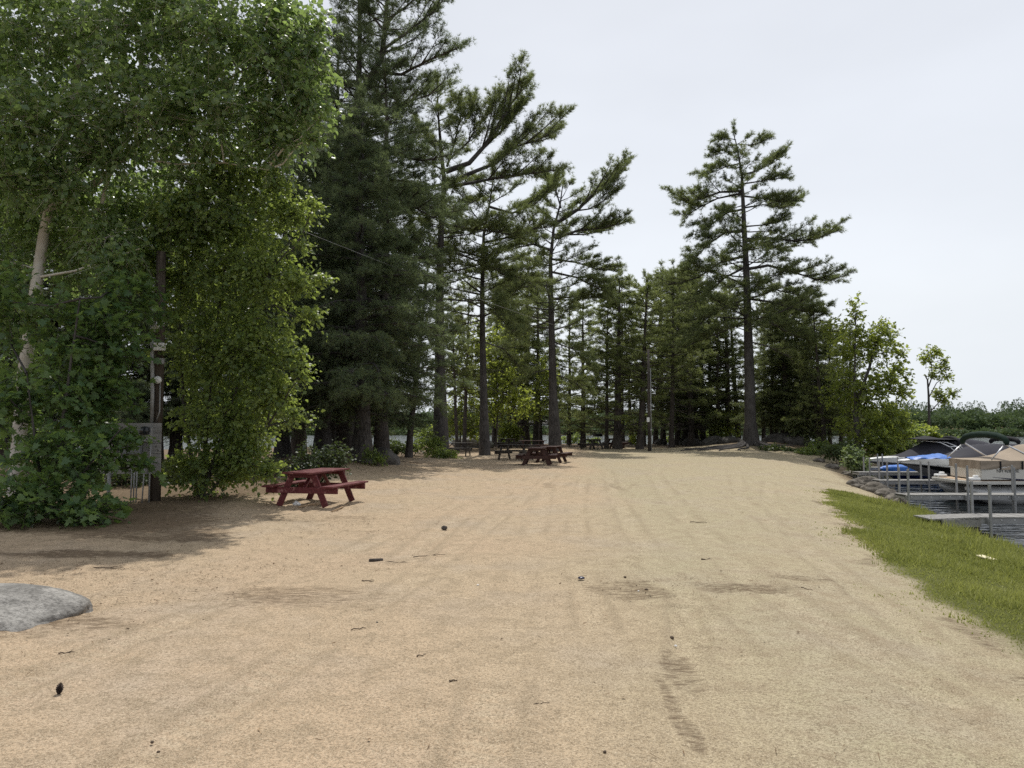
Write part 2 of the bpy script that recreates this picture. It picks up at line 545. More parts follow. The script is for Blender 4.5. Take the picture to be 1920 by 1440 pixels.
M['navy'] = mat_plain('navy_stripe', (0.012, 0.014, 0.05), 0.3, 0, 0.1, 2)
M['grey_gel'] = mat_plain('grey_hull_bottom', (0.19, 0.19, 0.21), 0.4, 0, 0.1, 2)
M['canvas_beige'] = mat_plain('beige_canvas', (0.345, 0.285, 0.222), 0.9, 0, 0.08, 3, 0.15, 0.1)
M['canvas_green'] = mat_plain('dark_green_canvas', (0.018, 0.034, 0.026), 0.85, 0, 0.2, 6, 0.3, 0.15)
M['canvas_black'] = mat_plain('black_canvas', (0.016, 0.016, 0.019), 0.8, 0, 0.2, 6, 0.3, 0.2)
M['canvas_char'] = mat_plain('charcoal_canvas', (0.042, 0.042, 0.052), 0.85, 0, 0.2, 4, 0.3, 0.2)
M['tarp_blue'] = mat_plain('blue_tarp', (0.035, 0.15, 0.50), 0.5, 0, 0.15, 5, 0.3)
M['blue_hull'] = mat_plain('dark_blue_hull', (0.018, 0.030, 0.11), 0.25, 0, 0.1, 2)
M['carpet_tan'] = mat_plain('tan_carpet', (0.44, 0.33, 0.23), 0.95, 0, 0.1, 30)
M['white_plastic'] = mat_plain('white_plastic', (0.80, 0.80, 0.79), 0.35, 0, 0.04, 4)
M['box_grey'] = mat_plain('grey_metal_box', (0.22, 0.23, 0.24), 0.5, 0.2, 0.1, 6)
M['white_paint'] = mat_wood('peeling_white_paint', (0.24, 0.235, 0.225), (0.36, 0.35, 0.335), (0.8, 9, 6), 3, 0.7, (0.10, 0.088, 0.075), 0.60)  # white paint greyed, with the shade on the panel in its colour
M['black_iron'] = mat_plain('black_iron', (0.02, 0.019, 0.018), 0.7, 0.3, 0.2, 9)
M['pale_board'] = mat_wood('pale_board', (0.62, 0.55, 0.34), (0.80, 0.73, 0.52), (0.8, 9, 9), 3, 0.7)
M['house_white'] = mat_plain('white_siding', (0.70, 0.70, 0.69), 0.6, 0, 0.05, 1)
M['house_dark'] = mat_plain('dark_siding', (0.10, 0.09, 0.085), 0.7, 0, 0.1, 1)
M['roof_grey'] = mat_plain('grey_roof', (0.22, 0.21, 0.21), 0.85, 0, 0.15, 1)
M['glass'] = mat_plain('window_glass', (0.03, 0.035, 0.04), 0.08, 0, 0.1, 2)
M['twig'] = mat_plain('dead_twig', (0.10, 0.072, 0.050), 0.9, 0, 0.3, 20)
M['twig_pale'] = mat_plain('pale_twig', (0.36, 0.25, 0.15), 0.9, 0, 0.2, 20)
M['cone'] = mat_plain('pine_cone_scales', (0.060, 0.042, 0.036), 0.85, 0, 0.3, 40)
M['paper'] = mat_plain('crumpled_paper', (0.72, 0.71, 0.69), 0.9, 0, 0.06, 10)
M['ink'] = mat_plain('black_lettering', (0.012, 0.012, 0.014), 0.5, 0, 0.1, 4)
M['red_stuff'] = mat_plain('dull_red', (0.35, 0.04, 0.04), 0.6, 0, 0.1, 4)


def mat_ground():
    t = NT('sand_and_earth')
    v = t.obj()
    a = t.n('ShaderNodeAttribute', attribute_name='mask')
    sep = t.n('ShaderNodeSeparateColor')
    t.l(a.outputs['Color'], sep.inputs[0])
    litter, grass, tint = sep.outputs[0], sep.outputs[1], sep.outputs[2]
    big = t.noise(0.55, 4, 0.6, v); mid = t.noise(4.0, 6, 0.7, v); fl = t.noise(22.0, 4, 0.75, v); fine = t.noise(62.0, 3, 0.8, v); grain = t.noise(130.0, 2, 0.8, v)
    c = t.mixc(tint, (0.430, 0.380, 0.248), (0.526, 0.392, 0.264))                      # greenish tan to pinkish tan
    c = t.mixc(t.rng(big, 0.48, 0.70, 0, 0.6), c, (0.425, 0.360, 0.290))
    c = t.mixc(t.rng(a.outputs['Alpha'], 0.5, 1, 0, 0.55), c, (0.57, 0.48, 0.34))          # packed pale wheel tracks
    c = t.mixc(t.rng(a.outputs['Alpha'], 0.5, 0, 0, 0.45), c, (0.265, 0.210, 0.138))      # loose damp sand thrown up beside them
    divot_shade = t.noise(3.4, 5, 0.68, v)  # shading of small divots, put into the sand colour as dark flecks
    c = t.mixc(t.rng(divot_shade, 0.57, 0.66, 0.0, 0.50), c, (0.265, 0.205, 0.135))
    c = t.mixc(t.rng(mid, 0.46, 0.64, 0.0, 0.55), c, (0.300, 0.230, 0.150))
    c = t.mixc(t.rng(fl, 0.50, 0.66, 0.0, 0.45), c, (0.24, 0.18, 0.115))
    c = t.mixc(t.rng(fine, 0.46, 0.60, 0.0, 0.72), c, (0.170, 0.128, 0.082))
    c = t.mixc(t.rng(grain, 0.54, 0.66, 0.0, 0.75), c, (0.66, 0.56, 0.41))
    # needle litter, damp soil and painted shade in the rut
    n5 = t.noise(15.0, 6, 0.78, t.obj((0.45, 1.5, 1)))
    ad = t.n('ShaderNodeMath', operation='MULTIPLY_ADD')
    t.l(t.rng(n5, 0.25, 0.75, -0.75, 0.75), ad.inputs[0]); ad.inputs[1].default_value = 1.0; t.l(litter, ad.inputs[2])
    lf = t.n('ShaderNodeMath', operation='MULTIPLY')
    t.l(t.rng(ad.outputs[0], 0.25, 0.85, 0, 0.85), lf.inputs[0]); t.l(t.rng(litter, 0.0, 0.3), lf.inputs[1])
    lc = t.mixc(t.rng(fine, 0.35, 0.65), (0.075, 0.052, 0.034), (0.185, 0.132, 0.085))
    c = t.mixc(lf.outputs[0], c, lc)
    gc = t.mixc(t.rng(fine, 0.35, 0.65), (0.060, 0.072, 0.018), (0.13, 0.13, 0.045))
    c = t.mixc(grass, c, gc)
    nm = t.bump(t.noise(2.2, 4, 0.6, v), 0.35, 0.06)
    nm = t.bump(t.noise(12, 6, 0.75, v), 0.8, 0.03, nm)
    nm = t.bump(fine, 0.7, 0.010, nm)
    return t.done(t.principled(c, 0.97, 0, nm, 0.12))


def mat_water():
    t = NT('lake_surface')
    v = t.obj((1.0, 1.9, 1))
    n1 = t.noise(0.75, 2, 0.5, v)
    n2 = t.noise(2.6, 2, 0.5, v)
    n3 = t.noise(0.05, 3, 0.5, t.obj((1, 3, 1)))
    nm = t.bump(n1, 1.0, 0.22); nm = t.bump(n2, 1.0, 0.05, nm)
    p = t.principled((0.012, 0.016, 0.018), t.rng(n3, 0.3, 0.7, 0.03, 0.10), 0, nm, 0.5)
    p.inputs['IOR'].default_value = 1.333
    return t.done(p)


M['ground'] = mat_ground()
M['water'] = mat_water()

# ------------------------------------------------------------------ the ground: one sheet, fine near the camera
def build_ground():
    th = np.concatenate([np.linspace(-180, -44, 46)[:-1], np.linspace(-44, 44, 620), np.linspace(44, 180, 46)[1:]])
    th = np.radians(th)
    r = [0.6]
    while r[-1] < 3500:
        q = r[-1]
        r.append(q * (1.0085 if q < 30 else 1.014 if q < 100 else 1.06))
        if q < 1.6: r[-1] = q + 0.25
    r = np.array(r)
    A, Rr = np.meshgrid(th, r)
    X = (Rr * np.sin(A)).ravel(); Y = (Rr * np.cos(A)).ravel()
    Z = height(X, Y)
    s_land = sdist_poly(X, Y, LAND)
    near = np.hypot(X, Y) < 60
    g = sdist_poly(X, Y, GRASS) + 0.55 * (fbm(X * 1.3, Y * 1.3, 31, 3) - 0.5)
    grass = smooth(-0.12, 0.25, g)
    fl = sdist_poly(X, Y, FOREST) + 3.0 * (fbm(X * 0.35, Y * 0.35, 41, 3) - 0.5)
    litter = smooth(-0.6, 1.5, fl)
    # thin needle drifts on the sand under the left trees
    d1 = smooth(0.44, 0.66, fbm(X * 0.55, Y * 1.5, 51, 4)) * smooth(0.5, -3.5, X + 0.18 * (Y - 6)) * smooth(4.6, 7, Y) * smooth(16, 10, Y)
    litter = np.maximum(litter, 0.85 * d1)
    for (cx, cy, rx, ry, st) in ((1.15, 7.35, 0.40, 0.45, 0.55), (2.35, 7.5, 0.60, 0.26, 0.62), (3.0, 8.0, 0.45, 0.18, 0.5), (1.12, 4.95, 0.12, 0.45, 0.55),  # narrow rut spots: stained sand, with the rut's shaded side painted in
                                 (0.93, 4.1, 0.06, 0.7, 0.55), (1.45, 5.5, 0.30, 0.10, 0.40), (1.0, 20.5, 0.22, 1.2, 0.45), (2.9, 20.5, 0.22, 1.2, 0.42),
                                 (-1.6, 8.8, 0.4, 0.10, 0.3), (-2.8, 13.0, 0.5, 0.25, 0.5), (12.2, 27.6, 1.2, 1.2, 0.4)):
        q = ((X - cx) / rx) ** 2 + ((Y - cy) / ry) ** 2
        litter = np.maximum(litter, st * smooth(1.5, 0.1, q + 2.0 * (fbm(X * 4, Y * 4, 61, 3) - 0.5)))
    # trampled soil at the foot of the grass
    litter = np.maximum(litter, 0.55 * smooth(0.30, 0.0, np.abs(g + 0.18)) * smooth(0.45, 0.6, fbm(X * 2, Y * 2, 71, 3)))
    litter = np.maximum(litter, smooth(1.6, 0.4, s_land) * (1 - grass) * 0.8)
    beyond = np.hypot(X, Y) > 200
    litter = np.where(beyond, 1.0, litter); grass = np.where(beyond, 0.5, grass)
    tint = np.clip(smooth(1.6, -1.0, X - 0.10 * Y + 1.6 * (fbm(X * 0.5, Y * 0.22, 81, 3) - 0.5)) * 0.9 + 0.5 * (fbm(X * 0.8, Y * 0.5, 91, 2) - 0.5), 0, 1)
    # footprints, ruts and tyre treads as real relief
    soft = (1 - grass) * near
    rough = (0.030 + 0.035 * smooth(9, 20, np.hypot(X, Y))) * (fbm(X * 3.2, Y * 3.2, 101, 3) - 0.5) + (0.022 + 0.02 * smooth(9, 20, np.hypot(X, Y))) * (fbm(X * 9, Y * 9, 111, 2) - 0.5)
    rough = rough * (0.55 + 0.9 * smooth(0.45, 0.65, fbm(X * 0.4, Y * 0.4, 121, 2)))
    Z = Z + rough * soft
    trk = np.zeros_like(X)
    for pts, w, dep in TRACKS:
        d, arc, sg = dist_line(X, Y, pts)
        prof = -np.exp(-(d / w) ** 4) + 0.6 * np.exp(-((d - w * 1.35) / (w * 0.35)) ** 2)
        tread = 0.45 * np.sin(arc * 2 * math.pi / 0.11 + sg * d * 14) * (d < w)
        fade = smooth(0.35, 0.6, fbm(arc * 0.8, d * 0 + pts[0][0], 131, 2))
        lug = 0.55 + 0.45 * np.sign(np.sin(arc * 2 * math.pi / 0.13 + sg * d * 12)) * (np.hypot(X, Y) < 14)
        wob = d + 0.05 * (fbm(X * 4, Y * 4, 141, 2) - 0.5)
        trk = trk + (0.6 * np.exp(-(wob / (w * 0.75)) ** 4) * lug - 0.9 * np.exp(-((wob - w * 1.2) / (w * 0.28)) ** 2)) * (0.2 + 0.8 * fade)
        Z = Z + dep * 1.3 * (prof + tread * np.exp(-(d / w) ** 4)) * soft * (0.35 + 0.65 * fade)
    nth, nr = len(th), len(r)
    i = np.arange(nr - 1)[:, None] * nth + np.arange(nth - 1)[None, :]
    i = i.ravel()
    faces = np.stack([i, i + 1, i + 1 + nth, i + nth], 1)
    V = np.stack([X, Y, Z], 1)
    # close the middle
    V = np.vstack([V, [[0, 0, 0]]])
    c = len(V) - 1
    j = np.arange(nth - 1)
    tri = np.stack([np.full(nth - 1, c), j + 1, j], 1)
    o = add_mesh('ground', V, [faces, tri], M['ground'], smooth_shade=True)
    att = o.data.attributes.new('mask', 'FLOAT_COLOR', 'POINT')
    cols = np.ones((len(V), 4), np.float32)
    cols[:-1, 3] = np.clip(0.5 + 0.5 * trk, 0, 1)
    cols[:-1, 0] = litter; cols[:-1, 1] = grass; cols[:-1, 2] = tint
    att.data.foreach_set('color', cols.ravel())
    tag(o, kind='structure')
    return o


build_ground()
wm = MB()
ring = [0.0, 12, 25, 45, 80, 150, 400]
wm.add([(-420, -420, WATER), (420, -420, WATER), (420, 420, WATER), (-420, 420, WATER)], [(0, 1, 2, 3)])
tag(wm.build('lake_water', M['water']), kind='structure')


# ------------------------------------------------------------------ foliage builders (numpy)
def unit(a):
    return a / np.maximum(np.linalg.norm(a, axis=-1, keepdims=True), 1e-9)


class Foliage:
    def __init__(self, seed):
        self.rng = np.random.default_rng(seed)
        self.v = []; self.f3 = []; self.tn = []; self.nv = 0          # leaves
        self.wv = []; self.wf = []; self.wn = 0                        # wood

    # wood ---------------------------------------------------------
    def tube(self, pts, rad, n=7):
        mb = MB(); mb.tube(pts, rad, n, cap=False)
        self.wv.append(np.array([tuple(p) for p in mb.v])); self.wf.append(np.array(mb.f, int) + self.wn); self.wn += len(mb.v)

    def sticks(self, A, B, r0, r1):
        """many thin three-sided sticks"""
        if not len(A): return
        d = unit(B - A); ref = np.where(np.abs(d[:, 2:3]) < 0.9, [[0, 0, 1.0]], [[1.0, 0, 0]])
        s = unit(np.cross(d, ref)); u = np.cross(d, s)
        V = np.empty((len(A), 6, 3))
        r0 = np.broadcast_to(r0, (len(A),))[:, None]; r1 = np.broadcast_to(r1, (len(A),))[:, None]
        for k in range(3):
            a = 2 * math.pi * k / 3
            o = s * math.cos(a) + u * math.sin(a)
            V[:, k] = A + o * r0; V[:, 3 + k] = B + o * r1
        b = np.arange(len(A))[:, None] * 6
        Fq = np.concatenate([b + np.array([[k, (k + 1) % 3, 3 + (k + 1) % 3, 3 + k]]) for k in range(3)])
        self.wv.append(V.reshape(-1, 3)); self.wf.append(Fq + self.wn); self.wn += len(A) * 6

    # leaves ---------------------------------------------------------
    def needles(self, P, D, size, n, width, spread, tint):
        N = len(P)
        if not N: return
        rng = self.rng
        P = np.repeat(P, n, 0); D = np.repeat(D, n, 0); tint = np.repeat(tint, n)
        rv = unit(rng.normal(size=(N * n, 3)))
        perp = unit(rv - D * (rv * D).sum(1, keepdims=True))
        ang = spread * (0.35 + 0.65 * rng.random((N * n, 1)))
        d = D * np.cos(ang) + perp * np.sin(ang)
        L = np.repeat(np.broadcast_to(size, (N,)), n)[:, None] * (0.7 + 0.6 * rng.random((N * n, 1)))
        sd = unit(np.cross(d, unit(rng.normal(size=(N * n, 3)))))
        V = np.stack([P - sd * width / 2, P + sd * width / 2, P + d * L], 1)
        self._push(V, tint + 0.25 * (rng.random(N * n) - 0.5))

    def _push(self, V, tint, tris=None):
        N, k, _ = V.shape
        if tris is None: tris = np.array([[0, 1, 2]])
        b = np.arange(N)[:, None, None] * k
        self.f3.append((b + tris[None]).reshape(-1, 3) + self.nv)
        self.v.append(V.reshape(-1, 3)); self.tn.append(np.repeat(np.clip(tint, 0, 1), k)); self.nv += N * k

    def leaves(self, P, A, size, tint, shape='oval', flat=0.6):
        """P base, A axis direction"""
        rng = self.rng; N = len(P)
        A = unit(A)
        nrm = np.array([[0, 0, 1.0]]) + flat * rng.normal(size=(N, 3))
        nrm = unit(nrm - A * (nrm * A).sum(1, keepdims=True))
        W = np.cross(A, nrm)
        l = (np.broadcast_to(size, (N,)) * (0.48 + 0.85 * rng.random(N) ** 1.2))[:, None]
        fold = (0.10 + 0.25 * rng.random((N, 1)))
        if shape == 'oval':
            V = np.stack([P, P + A * l * 0.32 + W * l * 0.36 + nrm * l * 0.36 * fold, P + A * l * 0.72 + W * l * 0.22 + nrm * l * 0.22 * fold,
                          P + A * l - nrm * l * 0.12,
                          P + A * l * 0.72 - W * l * 0.22 + nrm * l * 0.22 * fold, P + A * l * 0.32 - W * l * 0.36 + nrm * l * 0.36 * fold], 1)
            T = np.array([[0, 1, 5], [1, 2, 4], [1, 4, 5], [2, 3, 4]])
        elif shape == 'maple':
            pts = [(0, 0), (0.12, 0.42), (0.34, 0.50), (0.42, 0.28), (0.72, 0.40), (0.66, 0.16), (1.0, 0.0)]
            pts = pts + [(a, -w) for a, w in pts[-2:0:-1]]
            V = np.stack([P + A * l * a + W * l * w + nrm * l * (abs(w) * fold - 0.12 * a * a) for a, w in pts], 1)
            c = (P + A * l * 0.4)[:, None]
            V = np.concatenate([V, c], 1); k = len(pts)
            T = np.array([[i, (i + 1) % k, k] for i in range(k)])
        else:                                                              # plain clump face
            V = np.stack([P - W * l * 0.5, P + A * l * 0.6 - W * l * .2, P + A * l, P + A * l * 0.4 + W * l * 0.5], 1)
            T = np.array([[0, 1, 3], [1, 2, 3]])
        self._push(V, tint, T)

    # a limb with twigs and needle tufts ------------------------------
    def pine_limb(self, pts, r0, st, s0=0.3, full=1.0):
        rng = self.rng
        pts = np.array([tuple(p) for p in pts], float)
        seg = np.linalg.norm(np.diff(pts, axis=0), axis=1); cum = np.concatenate([[0], np.cumsum(seg)]); L = cum[-1]
        n = len(pts)
        self.tube([Vector(p) for p in pts], [max(0.008, r0 * (1 - 0.85 * c / L)) for c in cum], 5)
        nt = max(3, int(L * (1 - s0) * st['twigs'] * full))
        s = s0 + (1 - s0) * np.sort(rng.random(nt)) ** 0.9
        def ev(q):
            q = q * L
            return np.stack([np.interp(q, cum, pts[:, k]) for k in range(3)], 1)
        B = ev(s); T = unit(ev(np.minimum(s + 0.03, 1.0)) - ev(np.maximum(s - 0.03, 0)))
        side = np.where(rng.random(nt) < 0.5, 1, -1)[:, None]
        lat = unit(np.cross(T, [[0, 0, 1.0]])) * side
        a = st['fwd'] + 0.3 * rng.normal(size=(nt, 1)); b = st['lat'] * (0.6 + 0.6 * rng.random((nt, 1))); c = st['up'] + st['upvar'] * rng.normal(size=(nt, 1))
        D = unit(T * a + lat * b + np.array([[0, 0, 1.0]]) * c)
        tl = st['tl'] * (1.15 - 0.7 * (s - s0) / (1 - s0)) * (0.55 + 0.65 * rng.random(nt)) * min(1, 0.35 + L / 5)
        # the last one runs along the limb
        k_end = 3
        B = np.vstack([B, np.repeat(pts[-1:], k_end, 0)]); D = np.vstack([D, unit(np.repeat(unit(pts[-1:] - pts[-2:-1]), k_end, 0) + 0.3 * rng.normal(size=(k_end, 3)))])
        tl = np.concatenate([tl, np.full(k_end, st['tl'] * 0.45)])
        E = B + D * tl[:, None]
        E[:, 2] -= st['droop'] * tl ** 2
        self.sticks(B, E, 0.012, 0.005)
        m = st['tufts']
        q = (np.arange(m) + 0.6) / m
        q = 0.22 + 0.78 * q
        P = B[:, None] + (E - B)[:, None] * q[None, :, None]
        P = P + 0.05 * rng.normal(size=P.shape)
        TD = D[:, None] + 0.45 * rng.normal(size=P.shape) + np.array([0, 0, st['tup']])
        tt = np.repeat(np.clip(0.5 + 0.28 * rng.normal(size=len(B)), 0, 1), m)
        # needle tint varies at random from twig to twig
        self.needles(P.reshape(-1, 3), unit(TD.reshape(-1, 3)), st['size'], st['n'], st['w'], st['spread'], tt)

    def dead_limb(self, pts, r0):
        rng = self.rng
        self.tube(pts, [r0, r0 * 0.6, 0.006][:len(pts)], 4)
        a = np.array(pts[1]); b = np.array(pts[-1])
        k = 5; q = rng.random((k, 1)); A = a + (b - a) * q
        self.sticks(A, A + 0.5 * rng.normal(size=(k, 3)) * np.array([[1, 1, .5]]), 0.008, 0.004)

    # a leafy spray ----------------------------------------------------
    def sprays(self, B, D, ln, leaves_n, size, tint, shape, droop=0.5, flat=0.6, twig=0.006):
        rng = self.rng; N = len(B)
        D = unit(D); ln = np.broadcast_to(ln, (N,)) * (0.6 + 0.7 * rng.random(N))
        q = (np.arange(leaves_n) + 0.5) / leaves_n
        Q = q[None, :, None]
        path = B[:, None] + D[:, None] * ln[:, None, None] * Q
        path[..., 2] -= droop * (ln[:, None] ** 1) * q[None] ** 2 * 0.6
        E = path[:, -1]
        self.sticks(B, E, twig, twig * 0.5)
        side = np.where(np.arange(leaves_n) % 2 == 0, 1, -1)[None, :, None]
        lat = unit(np.cross(D, np.array([[0, 0, 1.0]]) + 0.3 * rng.normal(size=(N, 3))))
        AX = D[:, None] * 0.55 + lat[:, None] * side * 0.75 + 0.35 * rng.normal(size=(N, leaves_n, 3)) + np.array([0, 0, -droop])
        tt = np.repeat(tint, leaves_n) + 0.22 * rng.normal(size=N * leaves_n)
        P = path + 0.03 * rng.normal(size=path.shape)
        self.leaves(P.reshape(-1, 3), AX.reshape(-1, 3), size, tt, shape, flat)

    def clump(self, c, r, n, spray, leaves_n, size, shape='oval', shell=0.45, droop=0.5, limb_from=None, limb_r=0.03, tint0=0.45, flat=0.6, twig=0.006):
        rng = self.rng
        c = np.array(c, float); r = np.array(r, float)
        d = unit(rng.normal(size=(n, 3)))
        rad = rng.random((n, 1)) ** shell
        # uneven outline: some directions bulge
        bul = 0.78 + 0.40 * vnoise(np.arctan2(d[:, 1], d[:, 0]) * 1.8 + c[0], d[:, 2] * 3 + c[1], 7)
        B = c + d * r * rad * bul[:, None]
        D = unit(d * 0.8 + 0.55 * rng.normal(size=(n, 3)) + np.array([[0, 0, 0.12]]))
        tint = np.clip(tint0 + 0.25 * rng.normal(size=n) + 0.10 * d[:, 2], 0, 1)
        self.sprays(B - D * spray * 0.3, D, spray, leaves_n, size, tint, shape, droop, flat, twig)
        k = max(4, n // 7)
        idx = rng.choice(n, k, replace=False)
        mid = c + (B[idx] - c) * 0.45 + 0.12 * r * rng.normal(size=(k, 3))
        self.sticks(np.repeat(c[None], k, 0) + 0.08 * r * rng.normal(size=(k, 3)), mid, limb_r * 0.55, limb_r * 0.35)
        self.sticks(mid, B[idx], limb_r * 0.35, limb_r * 0.15)
        if limb_from is not None:
            a = np.array(limb_from, float)
            pts = [a, a + (c - a) * 0.33 + rng.normal(size=3) * 0.06 * np.linalg.norm(c - a), a + (c - a) * 0.68 + rng.normal(size=3) * 0.06 * np.linalg.norm(c - a), c]
            self.tube([Vector(p) for p in pts], [limb_r * 1.6, limb_r * 1.25, limb_r * 0.9, limb_r * 0.5], 6)

    def parts(self, root, bark, leaf, trunk_name='trunk', crown_name='crown'):
        if self.wv:
            o = add_mesh(trunk_name, np.vstack(self.wv), np.vstack(self.wf), bark, root, True)
        if self.v:
            add_mesh(crown_name, np.vstack(self.v), np.vstack(self.f3), leaf, root, False, np.concatenate(self.tn))
        return root


PINE = dict(twigs=9.5, fwd=0.75, lat=0.80, up=0.34, upvar=0.30, tl=1.2, droop=0.0, tufts=8, tup=0.5, size=0.22, n=13, w=0.0135, spread=1.1)
PINE_NEAR = dict(PINE, size=0.19, w=0.0115, n=12, tufts=8, twigs=8.5, tl=1.2)
HEMLOCK = dict(s0=0.08, twigs=11.0, fwd=0.7, lat=0.9, up=-0.08, upvar=0.20, tl=1.25, droop=0.30, tufts=10, tup=-0.15, size=0.16, n=10, w=0.0135, spread=0.9)
FOREST_ST = dict(twigs=5.4, fwd=0.7, lat=0.8, up=0.10, upvar=0.25, tl=0.9, droop=0.08, tufts=7, tup=0.15, size=0.20, n=9, w=0.021, spread=1.0)


def limb_family(f, pts, r, st, s0=0.28, sides=None):
    """a big limb with side limbs spread flat on both sides"""
    f.pine_limb(pts, r, st, s0)
    rng = f.rng
    P = np.array([tuple(p) for p in pts], float)
    seg = np.linalg.norm(np.diff(P, axis=0), axis=1); cum = np.concatenate([[0], np.cumsum(seg)]); L = cum[-1]
    k = sides if sides is not None else int(3 + L * 1.1)
    for i in range(k):
        s = 0.30 + 0.62 * (i + rng.random() * 0.6) / k
        q = s * L
        b = np.array([np.interp(q, cum, P[:, a]) for a in range(3)])
        t = np.array([np.interp(min(L, q + .2), cum, P[:, a]) - np.interp(max(0, q - .2), cum, P[:, a]) for a in range(3)]); t /= np.linalg.norm(t)
        lat = np.cross(t, [0, 0, 1.0]); lat /= np.linalg.norm(lat)
        sg = 1 if i % 2 else -1
        d = t * 0.75 + lat * sg * (0.45 + 0.4 * rng.random()) + np.array([0, 0, 0.05 + 0.28 * rng.random()])
        d /= np.linalg.norm(d)
        l = min(2.4, L * (0.5 - 0.28 * s)) * (0.7 + 0.5 * rng.random())
        f.pine_limb([b, b + d * l * 0.5 + [0, 0, 0.02 * l], b + d * l + [0, 0, 0.10 * l]], r * 0.35 + 0.008, st, 0.2)


def curved(z0, az, L, e0, c, rng, x0=0.0, y0=0.0, n=7, wob=0.05):
    """limb leaving the trunk at height z0 towards az"""
    out = []
    dx, dy = math.sin(az), math.cos(az)
    ox = oy = oz = 0
    for i in range(n):
        s = i / (n - 1)
        if i: ox += rng.normal() * wob * L / n; oy += rng.normal() * wob * L / n; oz += rng.normal() * wob * L / n
        out.append((x0 + dx * L * s + ox, y0 + dy * L * s + oy, z0 + L * (e0 * s + c * s * s) + oz))
    return out


def trunk_path(H, lean, rng, n=12, wob=0.012):
    p = []; ox = oy = 0
    for i in range(n):
        s = i / (n - 1)
        if i: ox += rng.normal() * wob * H / n * 2; oy += rng.normal() * wob * H / n * 2
        p.append(Vector((lean[0] * s * H + ox, lean[1] * s * H + oy, H * s - (0.4 if i == 0 else 0))))
    return p


def conifer(F_, H, r0, st, base=0.3, top_len=0.5, low_len=3.2, whorl=0.55, per=(3, 5), e0=(0.15, 0.35), c=(0.05, 0.2), lean=(0, 0), dead=0.1,
            profile=1.0, gap=0.12, extra=(), flare=1.5, top_up=0.5, trunk=None, fill=1.0):
    """trunk with whorls of limbs; extra = explicit limbs in local coordinates"""
    rng = F_.rng
    tp = trunk or trunk_path(H, lean, rng)
    n = len(tp)
    H = tp[-1].z
    rad = []
    for p in tp:
        s = max(0.0, p.z) / H
        rr = r0 * (1 - s) ** 0.85 + 0.02
        if p.z < 0.8: rr *= flare if p.z < 0.05 else 1 + (flare - 1) * 0.35
        rad.append(rr)
    F_.tube(tp, rad, 10)
    zs = [p.z for p in tp]

    def axis(z):
        return (np.interp(z, zs, [p.x for p in tp]), np.interp(z, zs, [p.y for p in tp]))
    z = H * base
    while z < H - 0.25:
        s = (z - H * base) / (H - H * base)
        k = int(rng.integers(per[0], per[1] + 1))
        a0 = rng.random() * 6.283
        for j in range(k):
            if rng.random() < gap: continue
            az = a0 + j * 6.283 / k + rng.normal() * 0.35
            L = (low_len * (1 - s) ** profile + top_len) * (0.55 + 0.65 * rng.random())
            zz = min(z + rng.normal() * 0.15, H - 0.15)
            x, y = axis(zz)
            ee = e0[0] + (e0[1] - e0[0]) * rng.random() + top_up * s ** 3
            cc = c[0] + (c[1] - c[0]) * rng.random()
            F_.pine_limb(curved(zz, az, L, ee, cc, rng, x, y), 0.018 + 0.014 * L, st, st.get('s0', 0.26 if L < 2.5 else 0.33), fill)
        z += whorl * (0.75 + 0.5 * rng.random())
    # bare dead limbs below the crown
    for i in range(int(dead * 100)):
        zz = H * (0.10 + (base - 0.08) * rng.random())
        x, y = axis(zz)
        az = rng.random() * 6.283; L = 0.5 + 1.5 * rng.random()
        q = curved(zz, az, L, -0.05 + 0.2 * rng.normal(), -0.1, rng, x, y, 3)
        F_.dead_limb([Vector(p) for p in q], 0.018)
    x, y = axis(H - 0.3)
    F_.pine_limb([(x, y, H - 0.5), (x + .05, y, H - 0.1), (x, y, H + 0.45)], 0.03, st, 0.0)
    for pts, r in extra:
        limb_family(F_, pts, r, st, 0.28)


def px_limb(o, pts, y0, dy=0.0):
    """photo pixels -> local points of a limb that drifts dy metres in depth"""
    n = len(pts); out = []
    for i, (a, b) in enumerate(pts):
        p = at(a, b, y0 + dy * i / (n - 1)) - o
        out.append(tuple(p))
    # resample with light wobble
    return out



def base(px, y):
    d = ray(px, 825)
    x = d.x / d.y * y
    return Vector((x, y, gz(x, y)))


def pxp(o, lst, y):
    return [at(a, b, y) - o for a, b in lst]


def new_tree(name, o, label, cat, group=None):
    return empty(name, o, 0, label, cat, group)


